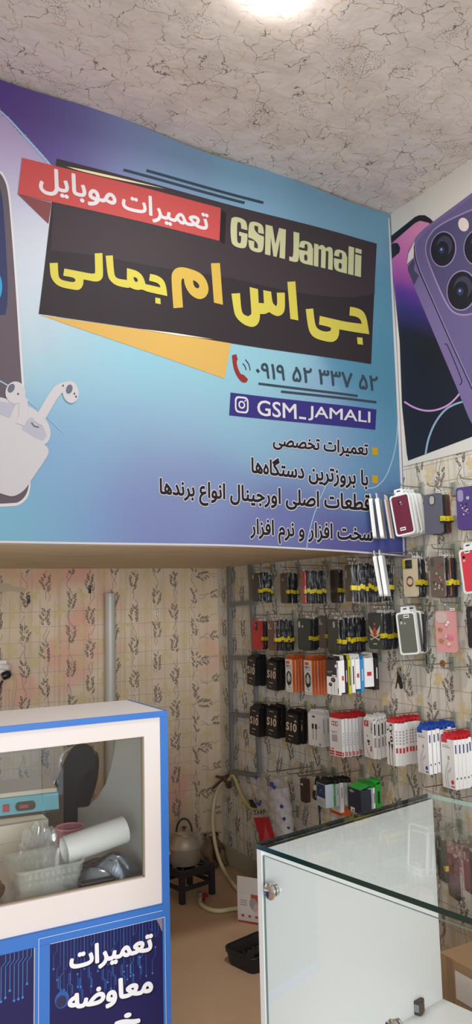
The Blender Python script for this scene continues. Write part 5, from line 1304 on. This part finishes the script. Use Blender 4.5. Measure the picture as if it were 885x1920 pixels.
# bottom row: slim charger, coiled cable, pale cartons, green tabbed cartons
q = onx(573, 1504, 2.02)
ch = empty('slim_charger', q, 'slim dark brown phone charger hanging left of the coiled cable', 'charger')
b = MB(); slab(b, .052, .105, .010, -.010, .010, mat('charger_brown', (72, 54, 48), .4)); b.build('body', ch, bevel=.004, seg=2)
b = MB(); b.box((-.0112, .002, .075), (-.0104, .018, .083), WP); b.build('label', ch)
hook(q.y, q.z+.118, 1.985, 'wire hook with the slim brown charger')
cq = onx(592, 1490, 2.03)
cl_ = empty('coiled_cable', cq, 'black coiled cable hanging between brown charger and pale boxes', 'cable')
b = MB(); cpx = [(600, 1462), (604, 1466), (600, 1474), (594, 1476), (592, 1462), (597, 1452), (595, 1462), (590, 1478), (586, 1492), (590, 1499), (596, 1497), (598, 1488), (594, 1478), (591, 1470), (593, 1458), (598, 1454), (597, 1466), (590, 1484), (588, 1496), (594, 1500), (598, 1492), (597, 1480), (598, 1500), (600, 1530), (600, 1560)]
b.tube([onx(x, y, 2.03-.002*(k % 4)) for k, (x, y) in enumerate(smooth(cpx, 2))], .0042, BLK, 6); b.build('cord', cl_, smooth=True, world=True)
b = MB(); b.lathe([(0, -.006), (.012, -.006), (.012, .006), (0, .006)], onx(592, 1477, 2.02), TAGW, 10, Matrix.Rotation(PI/2, 3, 'Y')); b.build('tie', cl_, world=True)
hook(cq.y-.01, onx(592, 1455, 2.03).z, 2.0, 'wire hook with the coiled black cable')
PALE = mat('carton_pale_blue', (176, 188, 196), .5); NAVB = mat('print_navy', (40, 56, 92), .45)
def glass_art(b, w, h, x):
    fquad(b, .03, .40, .96, .98, w, h, x, NAVB); 
    for q in stroke([(.4, .52), (.42, .66), (.55, .76), (.7, .7), (.72, .52)], .04): fshape(b, q, w, h, x-.0003, mat('print_glint', (120, 140, 170), .4))
    for k in range(3): fquad(b, .1, .10+.07*k, .8-.12*k, .13+.07*k, w, h, x, CGR)
    fquad(b, .02, .88, .22, .98, w, h, x-.0003, mat('tab_green', (40, 150, 50), .5))
GRN = mat('tab_green', (40, 150, 50), .5)
pb_ = stack_of((599, 616, 1470, 1511, 626), .074, .094, 2, lambda loc: carton('pale box with navy picture beside the coiled black cable', .074, .094, .028, PALE, PALE, BLK, glass_art, loc, 'accessory_box'), None, 'pale box edge behind the navy picture box', None, 'wire hook with the navy picture box', jit=.001, xf=1.93)
near_y = pb_[0].location.y-.037
for pa, pbx, M, lab, dz, H in ((624, 628.5, GRN, 'narrow bright green box edge among the pale boxes', 0, .094), (630, 637, PALE, 'pale grey box edge right of the narrow green one', 0, .09), (638, 645, WP, 'tall white box edge in the pale row above an orange box', -.03, .122), (646, 652, PALE, 'first of two grey-blue box edges right of the tall white one', 0, .09), (653, 660, mat('carton_grey', (150, 150, 148), .5), 'grey box edge beside the green-tabbed boxes', 0, .088)):
    a_ = ony(pa, 1490, near_y).x; d_ = min(ony(pbx, 1490, near_y).x, 2.13); z_ = pb_[0].location.z
    carton(lab, .07, H, (d_-a_)*.94, M, M, BLK, noart, ((a_+d_)/2, near_y+.036, z_+dz), 'accessory_box', sideart=lambda b, w, h, t: squad(b, -t*.15, .5, t*.15, .85, w, h, CGR))
qq = onx(628, 1526, 2.03); oc = carton('orange box lying low under the pale boxes', .085, .032, .05, ORA, ORA, WP, lambda b, w, h, x: fquad(b, .0, .9, 1, 1, w, h, x, WP), (2.06, qq.y, qq.z-.002), 'accessory_box', tabh=.006)
NAVC = mat('carton_navy', (48, 50, 66), .45)
def navart(b, w, h, x):
    fshape(b, [(.30+p, .86+q_) for p, q_ in ell(0, 0, .17, .06)], w, h, x, CGR); fquad(b, .18, .0, .5, .18, w, h, x, WP); fquad(b, .30, .04, .46, .09, w, h, x-.0002, INK)
gs = stack_of((662.5, 687, 1478, 1521, 691), .092, .092, 1, lambda loc: carton('navy box with bright green tab in the bottom row', .092, .092, .05, NAVC, NAVC, GRN, navart, loc, 'accessory_box', tabh=.022), None, 'x', None, 'wire hook with the green-tabbed navy box', jit=.001, xf=1.96)
ny = gs[0].location.y-.046
for pa, pbx, M, lab, H in ((692, 699, PALE, 'pale box edge with green tab right of the navy one', .085), (700, 704, WP, 'white box edge with black print between the green-tabbed boxes', .085), (705, 716, GRN, 'bright green box at the right end of the bottom row', .105)):
    a_ = ony(pa, 1495, ny).x; d_ = ony(pbx, 1495, ny).x; t_ = min((d_-a_)*.94, .05)
    carton(lab, .07, H, t_, M, M, GRN, noart, (min((a_+d_)/2, 2.135-t_/2), ny+.036, gs[0].location.z+(.01 if H < .09 else 0)), 'accessory_box', tabh=.02, sideart=lambda b, w, h, t: squad(b, -t*.2, .3, t*.2, .75, w, h, INK))

# ---- phone cases on the upper right wall
def bl(label, M, cams, **kw): return lambda loc: blister(label, M, cams, loc=loc, **kw)
CAM3 = [(.42, .86, .10, .05, LENS), (.52, .83, .09, .045, HOLE), (.44, .79, .08, .04, LENS), (.56, .77, .06, .03, HOLE)]
stack_of((738, 776, 920, 1004, 796), .088, .166, 4, bl('maroon phone case in a white frame pack beside the banner', MAR, CAM3, tagv=(.42, .12)), None, 'white frame pack behind the maroon phone case', 'packs behind the maroon case', 'wire hook with the maroon case packs', rearkinds=[bl('x', K1, PILL), None, None], jit=.002, xf=2.03, tilt=-.14)
def fadeart(b, w, h, x): pass
stack_of((796, 829, 922, 1002, 852), .082, .152, 3, bc('slate grey bagged phone case with a big camera window, top right row', GRY, [(.50, .84, .34, .25, K1), (.50, .84, .27, .21, HOLE)], w=.082, h=.152), None, 'brown bagged case behind the slate grey one', 'cases behind the slate grey one', 'wire hook with the slate grey case', rearkinds=[bc('x', K2), bc('x', BRN_C)], xf=2.02)
PURP = mat('case_purple', (78, 58, 122), .4)
def rose(b, w, h, x):
    r = random.Random(3)
    for k in range(16): u, v = .45+r.uniform(-.2, .2), .48+r.uniform(-.13, .13); fshape(b, [(u+p, v+q_*.5) for p, q_ in ell(0, 0, .05, .04, r.uniform(0, 3))], w, h, x-.00005*k, (mat('flower_pink', (150, 96, 150), .5), LENS, mat('flower_pale', (190, 180, 200), .5))[k % 3])
stack_of((857, 893, 906, 993, 896), .080, .155, 2, bc('purple bagged phone case with a flower motif, right edge', PURP, [(.24, .80, .30, .28, mat('camera_lilac', (150, 140, 176), .3)), (.62, .73, .16, .08, HOLE)], w=.080, h=.155, deco=rose), None, 'dark bagged case behind the purple flower one', None, 'wire hook with the purple flower case', rearkinds=[bc('x', K1)], xf=2.05)
CRC = mat('case_cream', (204, 190, 160), .45)
def camplate(b, w, h, x):
    fquad(b, .02, .73, .72, .97, w, h, x+.0002, YEL); fquad(b, .22, .74, .70, .965, w, h, x-.0002, LENS)
    for v in (.90, .79): fshape(b, [(.14+p, v+q_*.5) for p, q_ in ell(0, 0, .09, .075)], w, h, x-.0002, INK); fshape(b, [(.14+p, v+q_*.5) for p, q_ in ell(0, 0, .07, .055)], w, h, x-.0004, YEL)
    for u, v in ((.48, .90), (.56, .82), (.38, .84)): fshape(b, [(u+p, v+q_*.5) for p, q_ in ell(0, 0, .10, .08)], w, h, x-.0005, mat('lens_blue', (40, 44, 66), .2))
    e = [(.5+.22*math.cos(a_), .40+.115*math.sin(a_)) for a_ in [2*PI*j/24 for j in range(25)]]
    for q_ in stroke(e, .05): fshape(b, q_, w, h, x, mat('ring_dark_red', (110, 48, 40), .4))
stack_of((757, 783, 1042, 1119, 800), .076, .150, 4, bc('cream phone case with yellow camera plate and dark ring', CRC, [], w=.076, h=.150, deco=camplate), None, 'dark bagged case behind the cream ringed one', 'cases behind the cream one', 'wire hook with the cream ringed case', rearkinds=RK)
FLB = mat('case_clear_brown', (110, 96, 88), .4)
def blossom(b, w, h, x):
    r = random.Random(9)
    for k in range(26): u, v = r.uniform(.2, .95), .2+r.uniform(0, .6); fshape(b, [(u+p, v+q_*.5) for p, q_ in ell(0, 0, .07, .05, r.uniform(0, 3), 10)], w, h, x-.00005*k, (mat('petal_red', (176, 70, 60), .5), mat('petal_white', (206, 196, 186), .5), mat('leaf_dark', (70, 60, 56), .5))[k % 3])
stack_of((808, 834, 1038, 1120, 862), .076, .152, 5, bc('see-through brown phone case with red blossoms', FLB, [(.2, .86, .2, .2, mat('case_lens_brown', (84, 74, 70), .3))], w=.076, h=.152, deco=blossom, sticker=False), None, 'dark bagged case behind the red blossom one', 'cases behind the blossom one', 'wire hook with the blossom case', rearkinds=[bc('x', K4), bc('x', mat('case_copper', (150, 92, 60), .4)), bc('x', K1)])
CORAL = mat('case_coral', (206, 62, 76), .45)
stack_of((867, 903, 1026, 1112, 905), .086, .160, 1, bl('coral red phone case in a pale frame pack at the right edge', CORAL, [(.18, .86, .16, .07, LENS), (.18, .77, .16, .06, HOLE)], tagv=(.45, .90), h=.160), None, 'x', None, 'wire hook with the coral red case', xf=2.07, tilt=-.09)
GG = mat('case_grey_green', (98, 100, 90), .5)
stack_of((748, 785, 1143, 1227, 797), .088, .166, 2, bl('grey-green phone case in a white frame pack above the keys', GG, [(.18, .86, .09, .04, LENS), (.20, .78, .14, .08, HOLE), (.42, .76, .10, .05, HOLE)], tagv=(.55, .86)), None, 'white frame pack behind the grey-green case', None, 'wire hook with the grey-green case', xf=2.05, tilt=-.085)
q = onx(795, 1222, 2.10)
bb = bagged('black bagged case just right of the grey-green pack', K1, [], loc=(2.105, q.y+.02, q.z), sticker=False, seed=77); bb.rotation_euler = (.05, 0, -.25)
PKC = mat('case_pink', (210, 148, 146), .45)
GOLD = mat('charm_gold', (190, 160, 96), .35, .6)
def charms(b, w, h, x):
    for u, v, M, r_ in ((.24, .55, GOLD, .10), (.28, .28, GOLD, .11), (.62, .20, mat('charm_rose', (214, 176, 170), .4), .09), (.72, .37, mat('charm_pink', (206, 112, 136), .4), .13), (.50, .38, mat('charm_grey', (186, 176, 172), .4), .07), (.62, .72, TAGW, .07), (.55, .66, TAGW, .06)):
        b.prism([fpt(u+p, v+q_*.5, w, h, x) for p, q_ in ell(0, 0, r_, r_*.95, 0, 14)], (-.003, 0, 0), M); b.prism([fpt(u+p-.01, v+q_*.5+.01, w, h, x-.003) for p, q_ in ell(0, 0, r_*.5, r_*.45, 0, 10)], (-.002, 0, 0), M)
stack_of((818, 857, 1139, 1223, 862), .086, .152, 1, bc('pink bagged phone case with small gold charms', PKC, [(.30, .84, .54, .27, mat('camera_pale_pink', (196, 176, 172), .4))], w=.086, h=.152, deco=charms, sticker=False), None, 'x', None, 'wire hook with the pink charm case', xf=2.05)
q = onx(880, 1215, 2.06)
dk = bagged('dark glossy bagged case cut off by the right edge', K1, [(.5, .8, .5, .2, GRY)], loc=(2.06, q.y-.036, q.z), sticker=False, seed=41)
# packs hanging edge-on in front of the banner
def edgepack(pxs, kinds, dy):
    for (xa, ya, xb, yb_), (lab, M, kind) in zip(pxs, kinds):
        d_ = onx(xb, yb_, 1.965); lean = math.radians(-48); ang = math.atan2(xb-xa, yb_-ya)-.045
        mk = blister(lab, M, CAM3, loc=(0, 0, 0), h=.160, w=.080) if kind == 'b' else carton(lab, .075, .152, .007, mat('card_beige', (186, 170, 154), .5), mat('card_beige', (186, 170, 154), .5), TAGW, lambda b, w, h, x: fquad(b, .2, .05, .7, .15, w, h, x, CGR), (0, 0, 0), 'boxed_phone_case', 'phone case')
        R = Matrix.Rotation(-ang, 4, ray(xb, yb_).normalized()) @ Matrix.Rotation(lean, 4, 'Z'); mk.rotation_euler = R.to_euler()
        mk.location = d_
edgepack([(697, 932, 706, 1010), (709, 932, 720, 1010), (724, 934, 736, 1010)], [('white frame pack seen edge-on, first in front of the banner text', K1, 'b'), ('white frame pack seen edge-on, second in front of the banner text', K1, 'b'), ('beige card seen edge-on, last of three in front of the banner text', K1, 'c')], 0)
edgepack([(705, 1042, 718, 1118), (715, 1042, 727, 1118)], [('white frame pack seen edge-on at the banner bottom corner, left', K1, 'b'), ('white frame pack seen edge-on at the banner bottom corner, right', K1, 'b')], 0)
q = onx(712, 925, 1.95); hook(q.y, q.z, 1.95, 'wire hook with edge-on packs in front of the banner')
q = onx(712, 1036, 1.95); hook(q.y, q.z, 1.95, 'wire hook with edge-on packs at the banner bottom corner')

# keys, empty hooks
q = onx(748, 1240, 1.985); hook(q.y, q.z, 1.93, 'wire hook carrying the bunch of keys')
kr = empty('key_bunch', q, 'bunch of keys with black fobs hanging from a wall hook', 'keys')
b = MB(); b.tube([q+Vector((0, .014*math.cos(a_), -.012+.017*math.sin(a_))) for a_ in [2*PI*k/18 for k in range(18)]], .0013, STEEL, 6, closed=True); b.build('ring', kr, world=True)
for k, (dx, ang_, M, L, W) in enumerate(((-.010, .75, mat('key_pale', (206, 196, 180), .35, .3), .052, .012), (.000, .14, BLK, .060, .016), (-.004, -.03, CHROME, .072, .007), (-.008, -.20, BLK, .080, .018), (-.012, -.72, mat('key_grey', (150, 148, 146), .35, .6), .052, .012), (-.002, .30, BRN, .085, .005))):
    b = MB(); R = Matrix.Rotation(ang_, 3, 'X'); o_ = q+Vector((dx, 0, -.024))
    b.prism([R @ Vector((0, y, z-L/2))+o_ for y, z in rrect(W, L, W*.4, 3)], (.003, 0, 0), M); b.build('fob' if M is BLK else 'key', kr, world=True, bevel=.0008)
for (xa, ya, lab) in ((567, 1439, 'first empty wire hook from the ladder rack, above the bottom row'), (587, 1437, 'second empty wire hook from the ladder rack, above the bottom row'), (606, 1443, 'third empty wire hook from the ladder rack, above the bottom row'), (626, 1447, 'fourth empty wire hook, above the pale bottom boxes')):
    p = onx(xa, ya, XW); hook(p.y, p.z, 1.94, lab)
for (xa, ya, lab, L) in ((800, 1237, 'empty wire hook right of the keys', .17), (850, 1243, 'empty wire hook with a rusty disc under the pink case', .2), (890, 1249, 'empty wire hook cut by the right edge beside the wallpaper sprigs', .16), (838, 1470, 'empty wire hook left of the lowest red-tabbed boxes', .12), (900, 1490, 'empty wire hook low at the right edge', .16), (505, 1545, 'empty wire hook crossing the cup package', .10), (560, 1520, 'bare wire hook right of the cup package', .14), (820, 1136, 'wire hook running behind the pink case', .12)):
    p = onx(xa, ya, XW); o = hook(p.y, p.z, XW-L, lab)
    if 'rusty' in lab:
        b = MB(); b.lathe([(0, 0), (.014, 0), (.014, .003), (0, .003)], (-.055, 0, 0), mat('rusty_disc', (150, 100, 56), .6), 18, Matrix.Rotation(PI/2, 3, 'Y')); b.build('disc', o)
# bagged goods low on the wall, seen through the showcase glass
for k, (xa, xb, yt, yb, lab, M) in enumerate(((842, 862, 1622, 1684, 'dark bagged case seen through the showcase glass, largest one', K4), (822, 838, 1590, 1650, 'dark bagged case with yellow sticker behind the showcase glass', K1), (800, 815, 1600, 1655, 'tan bagged case half hidden by the white showcase panel', mat('case_tan', (150, 128, 100), .5)), (872, 893, 1610, 1675, 'dark bagged case behind the glass at the right edge', K1))):
    A, th, d = solve(xa, xb, (yt+yb)/2, .074, 2.05); C = A+d*.037; z = onx((xa+xb)/2, yb, C.x).z
    o = bagged(lab, M, PILLDOT if k else [(.3, .82, .3, .14, GRY)], loc=(C.x, C.y, z), seed=50+k, sticker=(k == 1)); o.rotation_euler = (0, 0, th); hook(C.y, z+CH+.028, C.x-.03, 'wire hook behind the showcase glass with '+lab.split(' behind')[0].split(' seen')[0].split(' half')[0]+(' at the edge' if k == 3 else ''))
# ------------------------------------------------------------------ light
wd = bpy.data.worlds.new('world'); SC.world = wd; wd.use_nodes = True
bg = wd.node_tree.nodes['Background']; bg.inputs[0].default_value = (.80, .90, 1.0, 1); bg.inputs[1].default_value = 1.4
def area(name, loc, target, sx, sy, power, col=(1, 1, 1)):
    l = bpy.data.lights.new(name, 'AREA'); l.shape = 'RECTANGLE'; l.size = sx; l.size_y = sy; l.energy = power; l.color = col
    o = bpy.data.objects.new(name, l); COL.objects.link(o); o.location = loc
    o.rotation_euler = (Vector(target)-Vector(loc)).to_track_quat('-Z', 'Y').to_euler(); return o
area('shopfront_daylight', (-2.8, -7, 1.8), (0, 3, 1.5), 9.0, 3.6, 820, (.97, .985, 1.0))
pl = bpy.data.lights.new('lamp_light', 'AREA'); pl.shape = 'DISK'; pl.size = .11; pl.energy = 21; pl.color = (1, .98, .95)
po = bpy.data.objects.new('lamp_light', pl); COL.objects.link(po); po.location = (1.075, 1.668, ceil_z(1.1)-.076)
vs_ = SC.view_settings; vs_.view_transform = 'Standard'; vs_.look = 'None'; vs_.exposure = 0; vs_.gamma = 1; vs_.use_curve_mapping = False
SC.cycles.max_bounces = 10; SC.cycles.transparent_max_bounces = 48; SC.cycles.diffuse_bounces = 5; SC.cycles.glossy_bounces = 4
SC.cycles.use_denoising = True; SC.cycles.caustics_reflective = False; SC.cycles.caustics_refractive = False
SC.cycles.sample_clamp_indirect = 6
